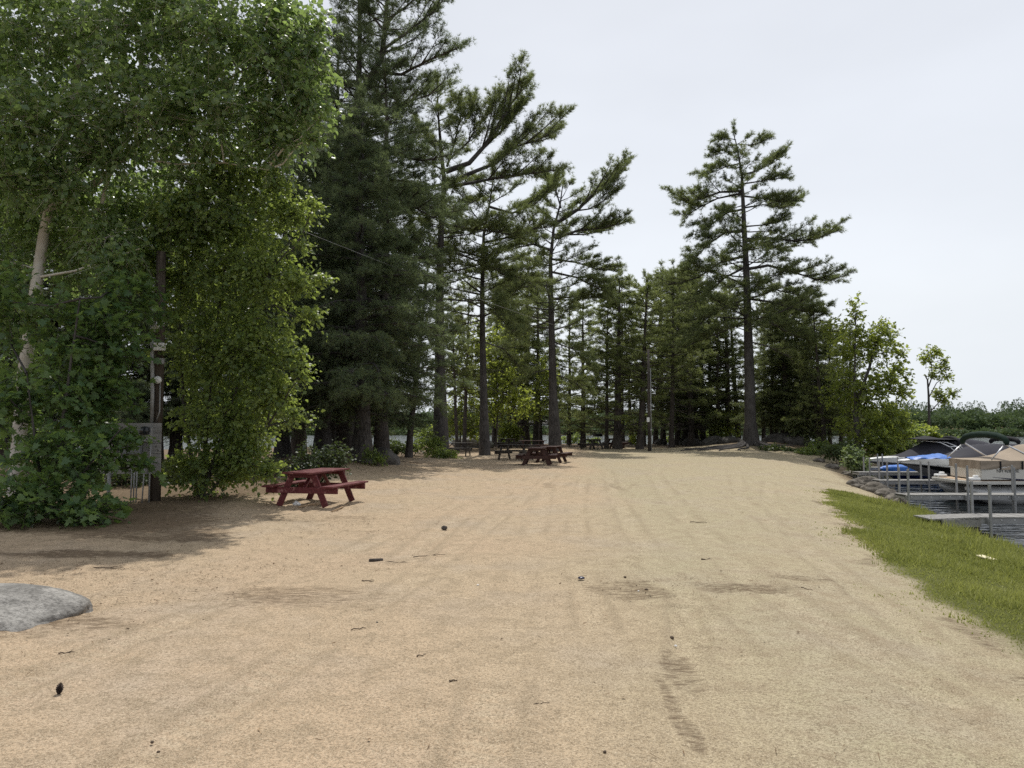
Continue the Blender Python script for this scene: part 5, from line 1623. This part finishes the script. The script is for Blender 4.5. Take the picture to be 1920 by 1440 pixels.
def roll_arch(name, x, y0, y1, zt, zs, r, mat, root, sag=0.0, dx=0.0):
    """folded bimini: a thick cloth roll arching over the boat"""
    pts = []; rad = []
    n = 22
    for i in range(n):
        s = i / (n - 1); a = math.pi * s
        y = (y0 + y1) / 2 - (y1 - y0) / 2 * math.cos(a)
        z = zs + (zt - zs) * (math.sin(a) ** 0.55)
        pts.append((x + dx * (s - .5), y, z)); rad.append(r * (0.85 + 0.25 * math.sin(a)) * (1 + 0.07 * math.sin(i * 2.3)))
    rad[0] *= 0.7; rad[-1] *= 0.7
    return MB().tube(pts, rad, 10).build(name, M[mat], root, True)


# --- pontoon boat
XB, YN, YF = 14.95, 23.92, 26.22
pt = empty('pontoon_boat', (XB, (YN + YF) / 2, WATER), 0, 'tan-covered pontoon boat with a folded dark green sun top', 'boat')
O = Vector((XB, (YN + YF) / 2, WATER))
W2 = (YF - YN) / 2
def B_(x, y, z): return (x, y, z)
for s in (-1, 1):
    n = 18; vs = []
    prof = [(0.05, 0.06, 0.50), (0.25, 0.16, 0.42), (0.55, 0.25, 0.33), (0.9, 0.31, 0.27), (1.3, 0.33, 0.25), (6.4, 0.33, 0.25), (6.7, 0.22, 0.30)]
    mb = MB(); ring = []
    for (x, r, zc) in prof:
        ring.append([(x, s * (W2 - 0.42) + r * math.cos(2 * math.pi * k / n), zc + r * math.sin(2 * math.pi * k / n)) for k in range(n + 1)])
    mb.sheet(ring)
    mb.add(ring[0][:-1], [tuple(range(n))]); mb.add(ring[-1][:-1], [tuple(range(n))])
    mb.build('pontoon', M['tube_alu'], pt, True)
ZD = 0.76
MB().box((3.3, 0, ZD - 0.06), (6.6, 2 * W2, 0.11)).build('deck', M['rim_light'], pt, bevel=0.015)
MB().box((3.25, 0, ZD + 0.004), (6.4, 2 * W2 - 0.12, 0.012)).build('deck_carpet', M['carpet_tan'], pt)
for s in (-1, 1):
    mb = MB(); mb.box((0.20, s * (W2 - 0.22), ZD + 0.06), (0.34, 0.30, 0.11)); mb.box((0.26, s * (W2 - 0.20), ZD + 0.15), (0.16, 0.14, 0.08)); mb.build('corner_cap', M['white_plastic'], pt, bevel=0.03)
FX = 0.66; ZF0, ZF1 = ZD + 0.05, 1.20
fy = W2 - 0.06
for s in (-1, 1):
    fx = FX - (0.30 if s < 0 else 0.0)
    MB().box(((fx + 6.45) / 2, s * fy, (ZF0 + ZF1) / 2), (6.45 - fx, 0.03, ZF1 - ZF0)).build('side_panel', M['cream_panel'], pt, bevel=0.006)
MB().bar((FX - 0.30, -fy + 0.02, (ZF0 + ZF1) / 2), (FX, fy - 0.02, (ZF0 + ZF1) / 2), 0.03, ZF1 - ZF0).build('front_panel', M['cream_panel'], pt, bevel=0.006)
mb = MB()
for s in (-1, 1): mb.bar((FX, s * (fy + 0.0), ZF1 + 0.02), (6.45, s * fy, ZF1 + 0.02), 0.035, 0.035)
mb.bar((FX - 0.30, -fy, ZF1 + 0.021), (FX, fy, ZF1 + 0.021), 0.035, 0.034)
mb.build('top_rail', M['alu_bright'], pt)
# navy swoosh on the near panel
yv = -fy - 0.018
def swoosh(pts_top, pts_bot, name):
    mb = MB(); mb.sheet([[(x, yv, z) for x, z in pts_top], [(x, yv, z) for x, z in pts_bot]])
    mb.sheet([[(x, yv + 0.002, z) for x, z in pts_top], [(x, yv + 0.002, z) for x, z in pts_bot]])
    mb.build(name, M['navy'], pt)
xs = [FX + 0.05 + i * (3.1) / 30 for i in range(31)]
def zt(x):
    u = (x - FX) / 3.1
    return 0.90 - 0.09 * math.sin(min(1, u / 0.55) * math.pi * 0.5) + 0.22 * float(smooth(0.5, 0.88, u)) - 0.10 * float(smooth(0.88, 1.0, u))
swoosh([(x, zt(x)) for x in xs], [(x, zt(x) - 0.055 * math.sin(math.pi * min(1, max(0.04, (x - FX) / 3.1))) - 0.004) for x in xs], 'wave_stripe')
xs2 = [FX + 1.75 + i * 4.0 / 20 for i in range(21)]
swoosh([(x, 0.825 + 0.05 * float(smooth(1.75, 2.8, x - FX))) for x in xs2], [(x, 0.818) for x in xs2], 'lower_stripe')
text_mesh('NH 4286 BE', 0.145, 'registration_number', 'ink', pt, (at(1870, 886, YN).x - XB, yv - 0.004, 1.045), (math.pi / 2, 0, 0))
text_mesh('22\u00b7', 0.10, 'registration_sticker', 'ink', pt, (at(1870, 886, YN).x - XB + 0.98, yv - 0.004, 1.06), (math.pi / 2, 0, 0))
# tan mooring cover: skirt and sloping top
nx, ny = 48, 25
def cover_z(x, y):
    u = (x - FX) / 5.8; v = abs(y) / (fy + 0.03)
    edge = ZF1 + 0.225
    ridge = edge + 0.46 * float(smooth(0.0, 0.42, u)) + 0.05 * math.exp(-((u - 0.27) / 0.04) ** 2)
    pole = 0.10 * math.exp(-((x - 2.55) / 0.5) ** 2) + 0.04 * math.exp(-((x - 4.4) / 0.6) ** 2)
    z = edge + (ridge - edge) * (1 - v ** 1.5) + pole * (1 - v)
    return z + 0.012 * math.sin(x * 6 + y * 3) * (1 - v)
xs = [FX - 0.03 + (6.5 - FX) * i / (nx - 1) for i in range(nx)]
ys = [-(fy + 0.03) + 2 * (fy + 0.03) * j / (ny - 1) for j in range(ny)]
mb = MB()
def slant(x, y):
    return x - 0.30 * (0.5 - 0.5 * y / fy) * max(0.0, 1 - (x - FX) / 1.2)
mb.sheet([[(slant(x, y), y, cover_z(x, y)) for y in ys] for x in xs])
rng_c = random.Random(4)
for s in (-1, 1):
    rows = []
    for k in range(9):
        q = k / 8
        rows.append([(slant(x, s * fy), s * (fy + 0.03 + 0.012 * math.sin(x * 9 + k) * q * (1 if x > 1.6 else 2.4)), cover_z(x, s * (fy + 0.03)) * (1 - q) + (ZF1 - 0.055 + 0.015 * math.sin(x * 4.1)) * q) for x in xs])
    mb.sheet(rows)
rows = []
for k in range(7):
    q = k / 6
    rows.append([(slant(FX - 0.03, y) - 0.015 * q * math.sin(y * 11), y, cover_z(FX - 0.03, y) * (1 - q) + (ZF1 - 0.05) * q) for y in ys])
mb.sheet(rows)
cv = mb.build('mooring_cover', M['canvas_beige'], pt, True)
for px in (1876, 1917):
    x = at(px, 865, YN).x - XB
    MB().box((x, -(fy + 0.058), ZF1 + 0.075), (0.045, 0.012, 0.27)).build('strap', M['canvas_black'], pt)
roll_arch('folded_sun_top', 1.12 + 0.05, -W2 + 0.05, W2 - 0.05, 2.27, 1.93, 0.105, 'canvas_green', pt, dx=-0.1)
for s in (-1, 1):
    yy = s * (W2 - 0.06)
    for x1 in ((2.15, 0.70) if s < 0 else (2.0, 0.55)):
        MB().tube([(1.17, yy, 1.97), (x1, yy, ZF1 + 0.25)], 0.022 if x1 < 1 else 0.032, 8).build('sun_top_rod', M['alu_bright'], pt, True)
# lift posts beside the hull
for px, y in ((1902, 23.35), (1760 + 137, 23.5)):
    pass

# --- speedboats
def runabout(root, L, B, zb, zst, lift, mats, cover=None, cover_h=0.5, cover_from=0.3):
    n = 30
    T = [(i / (n - 1)) ** 1.3 for i in range(n)]
    def hb(t): return 0.03 + (B / 2 - 0.03) * (1 - (1 - min(t / 0.62, 1)) ** 2.3) * (1 - 0.06 * max(0, t - .62) / .38)
    def sheer(t): return zb + (zst - zb) * t + lift - 0.10 * max(0, 1 - t * 5) ** 2
    def rub(t): return sheer(t) - 0.07 - 0.25 * min(1, t * 4.5) ** 0.7 - 0.04 * t
    def chine(t): return 0.16 + 0.62 * (1 - min(t / 0.7, 1)) ** 2.2 + lift
    def keel(t): return -0.14 + 0.85 * (1 - min(t / 0.30, 1)) ** 2.4 + lift
    def X(t, z): return L * t + 1.25 * max(0, (sheer(t) - z)) * max(0, 1 - t * 3.5)
    def strip(name, mat, f):
        mb = MB()
        for s in (-1, 1): mb.sheet([[p for p in f(t, s)] for t in T])
        return mb.build(name, M[mat], root, True)
    strip('upper_band', mats[0], lambda t, s: [(X(t, sheer(t)), s * hb(t) * 0.95, sheer(t)), (X(t, sheer(t) - .12), s * hb(t), sheer(t) * .6 + rub(t) * .4), (X(t, rub(t)), s * hb(t) * 1.012, rub(t))])
    strip('hull_side', mats[1], lambda t, s: [(X(t, rub(t)), s * hb(t) * 0.995, rub(t)), (X(t, rub(t) - .2), s * hb(t) * 0.97, (rub(t) * .6 + chine(t) * .4)), (X(t, chine(t)), s * hb(t) * 0.86, min(chine(t), rub(t) - .05))])
    strip('hull_bottom', mats[2], lambda t, s: [(X(t, chine(t)), s * hb(t) * 0.86, min(chine(t), rub(t) - .05)), (X(t, (chine(t) + keel(t)) / 2), s * hb(t) * 0.45, (min(chine(t), rub(t) - .05) * .42 + keel(t) * .58)), (X(t, keel(t)), 0, min(keel(t), rub(t) - .08))])
    mb = MB(); mb.sheet([[(X(t, sheer(t)), hb(t) * 0.95 * v, sheer(t) + 0.05 * (1 - v * v)) for v in (-1, -.6, -.2, .2, .6, 1)] for t in T])
    mb.build('foredeck', M[mats[0]], root, True)
    mb = MB(); t = 1.0
    mb.add([(L, -hb(1) * .95, sheer(1)), (L, hb(1) * .95, sheer(1)), (L, hb(1) * .86, chine(1)), (L, 0, keel(1)), (L, -hb(1) * .86, chine(1))], [(0, 1, 2, 3, 4)])
    mb.build('transom', M[mats[1]], root)
    mb = MB()
    for s in (-1, 1): mb.tube([(X(t, rub(t)), s * hb(t) * 1.02, rub(t)) for t in T], 0.022, 6)
    mb.build('rub_rail', M['alu'], root, True)
    if cover:
        rows = []
        for i in range(26):
            t = cover_from + (1 - cover_from) * i / 25
            u = i / 25
            rg_ = cover_h * float(smooth(0.0, 0.38, u)) * (1 - 0.45 * float(smooth(0.6, 1.0, u))) + 0.03
            rows.append([(L * t, hb(t) * 0.97 * v, sheer(t) + 0.03 - (0.09 if abs(v) == 1 else 0) + rg_ * max(0, 1 - abs(v) ** 1.6) + 0.015 * math.sin(i * 1.7 + v * 5)) for v in (-1, -.85, -.6, -.35, -.12, .12, .35, .6, .85, 1)])
        mb = MB(); mb.sheet(rows); mb.build('mooring_cover', M[cover], root, True)
    return hb, sheer


def tower(root, x, w, z0, z1, rake=0.9, mat='alu_bright'):
    for s in (-1, 1):
        mb = MB()
        for k, (dx, r) in enumerate(((0, 0.03), (0.42, 0.026))):
            mb.tube([(x + dx + rake, s * w, z0), (x + dx + rake * 0.55, s * w * 0.97, z0 + (z1 - z0) * 0.6), (x + dx * 0.8 + rake * 0.1, s * w * 0.85, z1 - 0.06), (x + dx * 0.7 - 0.3, s * w * 0.6, z1)], r, 8)
        for q in (0.15, 0.4, 0.65):
            zz = z0 + (z1 - z0) * q
            mb.bar((x + rake * (1 - q * 0.75), s * w, zz), (x + 0.42 + rake * (1 - q * 0.75), s * w, zz), 0.03, 0.05)
        mb.build('tower_side', M[mat], root, True)
    mb = MB()
    for dx in (-0.3, 0.0): mb.tube([(x + dx, -w * 0.6, z1), (x + dx, 0, z1 + 0.03), (x + dx, w * 0.6, z1)], 0.028, 8)
    mb.build('tower_bar', M[mat], root, True)


b2y = 30.35
sb = empty('speedboat', (at(1683, 866, b2y).x, b2y, WATER), 0, 'white and black speedboat with a blue tarp across its foredeck', 'boat')
hb, sh = runabout(sb, 6.6, 2.35, 0.97, 1.02, 0.26, ('white_gel', 'black_gel', 'grey_gel'), 'canvas_char', 0.52, 0.24)
# tarp thrown over the foredeck
rows = []
for i in range(16):
    u = i / 15; x = 0.40 + 1.40 * u; t = x / 6.6
    rows.append([(x, hb(t) * 0.93 * v + (0.1 * math.sin(i) if abs(v) < 1 else 0), sh(t) + 0.065 + 0.022 * math.sin(i * 1.3 + v * 4) + 0.10 * u * u * (1 - v * v) + 0.02 * (1 - v * v) - (0.05 if abs(v) == 1 else 0)) for v in (-1, -.75, -.5, -.25, 0, .25, .5, .75, 1)])
mb = MB(); mb.sheet(rows); mb.build('blue_tarp', M['tarp_blue'], sb, True)
text_mesh('MOCORSA  SE', 0.105, 'name_lettering', 'ink', sb, (at(1751, 867, 29.3).x - sb.location.x, -1.205, 0.965), (math.pi / 2, 0, 0), 0.25)
bx = at(1883, 825, b2y).x - sb.location.x
roll_arch('folded_sun_top', bx, -0.85, 0.85, at(1883, 819, b2y).z - WATER - 0.07, 1.85, 0.095, 'canvas_black', sb)
for s in (-1, 1):
    MB().tube([(bx, s * 0.83, 1.88), (bx - 0.75, s * 0.98, 1.22)], 0.016, 6).build('sun_top_rod', M['alu_bright'], sb, True)
    MB().tube([(bx, s * 0.83, 1.88), (bx + 0.35, s * 0.98, 1.22)], 0.016, 6).build('sun_top_rod', M['alu_bright'], sb, True)

b3y = 38.2
ch = empty('speedboat', (at(1624, 860, b3y).x, b3y, WATER), 0, 'speedboat under a charcoal cover with a wake tower and flat black top', 'boat')
hb3, sh3 = runabout(ch, 7.2, 2.4, 0.80, 0.95, 0.16, ('white_gel', 'black_gel', 'grey_gel'), 'canvas_char', 0.85, 0.20)
tx = at(1742, 825, b3y).x - ch.location.x
tower(ch, tx, 1.0, 1.05, at(1742, 827, b3y).z - WATER, 0.95)
zt3 = at(1740, 824, b3y).z - WATER
rows = [[(tx - 0.95 + 1.9 * i / 10, 0.95 * v, zt3 + 0.05 + 0.14 * math.exp(-((i - 4) / 2.2) ** 2) * (1 - v * v) - 0.03 * abs(v)) for v in (-1, -.5, 0, .5, 1)] for i in range(11)]
mb = MB(); mb.sheet(rows); mb.sheet([[(x, y, z - 0.03) for x, y, z in r_] for r_ in rows]); mb.build('flat_sun_top', M['canvas_black'], ch, True)
bx3 = at(1780, 823, b3y).x - ch.location.x
roll_arch('folded_sun_top', bx3, -0.8, 0.8, at(1780, 821, b3y).z - WATER, 1.58, 0.10, 'canvas_black', ch)
for s in (-1, 1): MB().tube([(bx3, s * 0.79, 1.6), (bx3 + 0.6, s * 0.95, 1.1)], 0.016, 6).build('sun_top_rod', M['alu_bright'], ch, True)

jy = 34.2
js = empty('small_boat', (at(1647, 872, jy).x, jy, WATER), 0, 'small dark blue boat under a bright blue cover between two docks', 'boat')
runabout(js, 2.9, 1.15, 0.62, 0.66, 0.06, ('tarp_blue', 'blue_hull', 'blue_hull'), 'tarp_blue', 0.03, 0.05)

# --- things on the far shore
def far_house(px, y, w, d, h, wall, roof, lab, name='house', cat='house', z=None, rz=0.0, wins=3):
    q = ray(px, 812); az = math.atan2(q.x, q.y)
    x, yy = math.tan(az) * y, y
    zz = gz(x, yy) if z is None else z
    root = empty(name, (x, yy, zz - 0.2), -az + rz, lab, cat)
    MB().box((0, 0, h / 2), (w, d, h)).build('wall', M[wall], root)
    rh = w * 0.16
    mb = MB(); e = 0.5
    mb.add([(-w / 2 - e, -d / 2 - e, h), (w / 2 + e, -d / 2 - e, h), (w / 2 + e, 0, h + rh), (-w / 2 - e, 0, h + rh), (w / 2 + e, d / 2 + e, h), (-w / 2 - e, d / 2 + e, h)], [(0, 1, 2, 3), (3, 2, 4, 5), (1, 4, 2), (0, 3, 5), (0, 5, 4, 1)])
    mb.build('roof', M[roof], root)
    for k in range(wins):
        MB().box((-w / 2 + w * (k + 0.5) / wins, -d / 2 - 0.02, h * 0.55), (w / wins * 0.5, 0.06, h * 0.38)).build('window', M['glass'], root)
    return root


far_house(1870, 264, 9.0, 6, 1.9, 'house_dark', 'roof_grey', 'low dark boathouse with a pale roof on the far shore', 'boathouse', 'boathouse', z=-0.7, wins=2)
far_house(1474, 268, 8, 7, 5.2, 'house_white', 'roof_grey', 'white house on the far shore seen between trunks right of the big pine', wins=4)
far_house(1007, 268, 8, 6, 3.0, 'house_white', 'roof_grey', 'pale low house on the far shore seen between trunks left of the tiered pine', wins=3)
q = at(1893, 812, 255)
fb = empty('motorboat', (q.x, 255, WATER), 0.2, 'white motorboat moored on the far shore beside the boathouse', 'boat')
runabout(fb, 6.0, 2.2, 0.8, 0.8, 0.1, ('white_gel', 'white_gel', 'grey_gel'))

# ------------------------------------------------------------------ small things on the sand
rs = random.Random(12)
def twig(px, py, L, az, r, lab, mat='twig', fork=False):
    p = gnd(px, py)
    d = Vector((math.cos(az), math.sin(az), 0)); s = Vector((-d.y, d.x, 0))
    pts = []
    n = 6
    for i in range(n):
        q = i / (n - 1) - 0.5
        w = p + d * (L * q) + s * (0.07 * L * math.sin(q * 3.2 + px) + L * 0.05 * rs.uniform(-1, 1))
        w.z = gz(w.x, w.y) + r * 0.6 + 0.004 * (1 + math.sin(i * 2.1 + py))
        pts.append(w)
    mb = MB(); mb.tube(pts, [r * (1 - 0.1 * i) for i in range(n)], 5)
    if fork:
        a = pts[3]; b = a + d * L * 0.25 + s * L * 0.22; b.z = a.z + 0.01
        mb.tube([a, b], [r * 0.6, r * 0.3], 4)
    tag(mb.build('twig', M[mat], None, True), lab, 'twig', 'twigs scattered on the sand')


TW = [(805, 1043, .42, .35, .006, 'long bent dark twig right of the chip of bark', 'twig', True), (745, 1055, .30, -.1, .005, 'thin dark twig just right of the chip of bark', 'twig', True), (690, 1090, .14, -.4, .006, 'short forked twig below the chip of bark', 'twig', True),
      (672, 1180, .11, .2, .005, 'short twig lying alone on the pinkish sand', 'twig', True), (790, 1230, .07, .5, .005, 'tiny straight twig on the sand left of centre', 'twig', False), (850, 1278, .05, .3, .006, 'stubby dark twig near the middle of the foreground', 'twig', False),
      (488, 1373, .09, -1.0, .0035, 'pale straight twig in the left foreground', 'twig_pale', False), (1325, 1050, .14, .1, .010, 'dark lump of bark beside the dark damp patch', 'twig', True), (1310, 980, .28, .1, .008, 'dark twig on the sand well beyond the damp patches', 'twig', False),
      (1513, 1105, .12, -.9, .005, 'dark twig on the right part of the sand', 'twig', False), (125, 1225, .10, .3, .005, 'thin twig between the low boulder and the pine cone', 'twig', True),
      (200, 1065, .4, -.15, .006, 'long thin twig on shaded sand behind the low boulder', 'twig', True), (1015, 1320, .10, .5, .003, 'hair-thin twig left of the tyre rut', 'twig', False),
      (690, 870, 1.3, -.25, .03, 'brown fallen branch on the bank below the grey boulder', 'twig', True), (772, 868, .8, .1, .02, 'dark broken branch on the bank right of the grey boulder', 'twig', True)]
for t in TW: twig(*t)
p = gnd(705, 1053)
tag(MB().box(p + Vector((0, 0, 0.02)), (0.17, 0.05, 0.03), Matrix.Rotation(0.2, 3, 'Z')).build('bark_chip', M['bark_dark'], None, bevel=0.008), 'dark chip of bark lying on the sand right of the shade', 'bark')

# pine cone with raised scales
def pine_cone(p, s, lab):
    mb = MB()
    for k in range(11):
        q = k / 10; r = s * 0.42 * math.sin(0.35 + q * 2.5); z = q * s * 1.6
        m = 8
        for j in range(m):
            a = 2 * math.pi * (j + 0.5 * (k % 2)) / m
            u = Vector((math.cos(a), math.sin(a), 0)); w = Vector((-u.y, u.x, 0))
            c0 = Vector((0, 0, z)); tip = c0 + u * r * 1.25 + Vector((0, 0, 0.18 * s))
            mb.add([c0 + w * r * 0.3, c0 - w * r * 0.3, c0 + u * r * 0.8 - w * r * 0.42 - Vector((0, 0, .02 * s)), tip, c0 + u * r * 0.8 + w * r * 0.42 - Vector((0, 0, .02 * s))], [(0, 1, 2, 3, 4)])
    mb.tube([(0, 0, 0), (0, 0, s * 1.5)], [s * .2, s * .06], 6)
    o = mb.build('pine_cone', M['cone'])
    o.location = p; o.rotation_euler = (0.25, 0.15, 0.4)
    tag(o, lab, 'pine cone')


pine_cone(gnd(110, 1301) + Vector((0, 0, -0.004)), 0.045, 'dark open pine cone standing on the sand at the lower left')
p = gnd(833, 993)
rock(p + Vector((0, 0, 0.025)), (0.045, 0.04, 0.035), 'small dark round stone on the sand left of centre', 55, 'bark_dark', 0, 'stone', 'stone', 3, 0.3)
p = gnd(1090, 1085)
cap = MB().tube([p + Vector((0, 0, 0.002)), p + Vector((0, 0, 0.016)), p + Vector((0, 0, 0.022))], [0.036, 0.034, 0.018], 18).build('bottle_cap', M['navy'], None)
tag(cap, 'dark blue bottle cap on the sand left of the dug tyre mark', 'cap')
for i, (px, py, r, mt, lab) in enumerate(((1267, 1212, .012, 'paper', 'white pebble beside the tyre rut'), (1197, 1109, .012, 'paper', 'white pebble below the dug tyre mark'), (285, 1393, .012, 'twig', 'dark pebble in the left foreground'), (297, 1411, .010, 'twig', 'dark pebble nearest the bottom left edge'),
                                         (1134, 1411, .011, 'twig', 'dark pebble at the bottom edge left of the rut'), (1260, 1197, .02, 'twig', 'dark clod at the top of the tyre rut'), (1172, 1083, .018, 'twig', 'dark clod inside the dug tyre mark'),
                                         (896, 1098, .014, 'paper', 'pale pebble on pinkish sand left of centre'), (707, 1168, .012, 'rock_dark', 'dark pebble right of the lone short twig'), (1212, 1107, .02, 'twig', 'brown leaf scrap below the dug tyre mark'))):
    p = gnd(px, py)
    r *= 0.75
    rock(p + Vector((0, 0, r * 0.5)), (r * 1.3, r, r * 0.8), lab, 60 + i, mt, i, 'pebble', 'pebble', 2, 0.3, 'pebbles on the sand')

# fallen needles, bark crumbs and dry leaves, thickening towards the trees
def build_litter():
    f = Foliage(401); rng = f.rng
    N = 420000
    Y = 3.2 + 42 * rng.random(N) ** 1.6; X = Y * rng.uniform(-0.72, 0.62, N)
    t = smooth(1.2, 0.1, (X + 5.2) / (0.25 * Y + 1.0))                       # under the left trees
    t = np.maximum(t, smooth(-2.5, 1.5, sdist_poly(X, Y, FOREST)))
    patch = smooth(0.42, 0.68, fbm(X * 0.7, Y * 1.1, 403, 4))
    dens = 0.14 * t * (0.25 + 0.75 * patch) + 0.005 * (0.2 + patch)
    for cx, cy, rx, ry in ((1.15, 7.35, .5, .5), (2.4, 7.55, .7, .35), (3.0, 8.0, .5, .25), (-2.4, 8.5, .9, .4), (-3.2, 7.4, .9, .5), (-2.6, 12.5, 1.0, .5)):
        dens = dens + 0.09 * np.exp(-((X - cx) / rx) ** 2 - ((Y - cy) / ry) ** 2)
    keep = (rng.random(N) < dens) & (sdist_poly(X, Y, GRASS) < -0.1) & (sdist_poly(X, Y, LAND) > 2.5)
    X, Y = X[keep], Y[keep]; n = len(X)
    Z = height(X, Y) + 0.012
    a = rng.random(n) * 6.283
    d = np.stack([np.cos(a), np.sin(a), 0.12 * rng.normal(size=n)], 1); w = np.stack([-np.sin(a), np.cos(a), 0.25 * rng.normal(size=n)], 1)
    leafy_ = rng.random(n) < 0.12
    L = np.where(leafy_, 0.008 + 0.012 * rng.random(n), 0.015 + 0.035 * rng.random(n) ** 2)[:, None]
    W = np.where(leafy_, 0.006, 0.0011 + 0.0012 * rng.random(n))[:, None] * (1 + 0.04 * Y[:, None])
    P = np.stack([X, Y, Z], 1)
    V = np.stack([P - d * L - w * W, P - d * L * 0.2 + w * W, P + d * L, P + d * L * 0.1 - w * W * 1.3], 1)
    f._push(V, np.clip(rng.random(n), 0, 1), np.array([[0, 3, 1], [1, 3, 2]]))
    o = add_mesh('needle_litter', np.vstack(f.v), np.vstack(f.f3), M['litter'], None, False, np.concatenate(f.tn))
    tag(o, 'fallen needles and dry leaf bits strewn over the sand', 'litter', kind='stuff')


M['litter'] = mat_leaf('dry_litter', (0.055, 0.036, 0.022), (0.190, 0.120, 0.070), (0.06, 0.04, 0.02), 0.1, 0.9, 0.1)
build_litter()

# loose board on the grass
a = gnd(1836, 1047); b = gnd(1866, 1056)
a.z += 0.05; b.z += 0.05
tag(MB().bar(a, b, 0.12, 0.022).build('board', M['pale_board'], None, bevel=0.003), 'short pale new board lying on the grass', 'board')
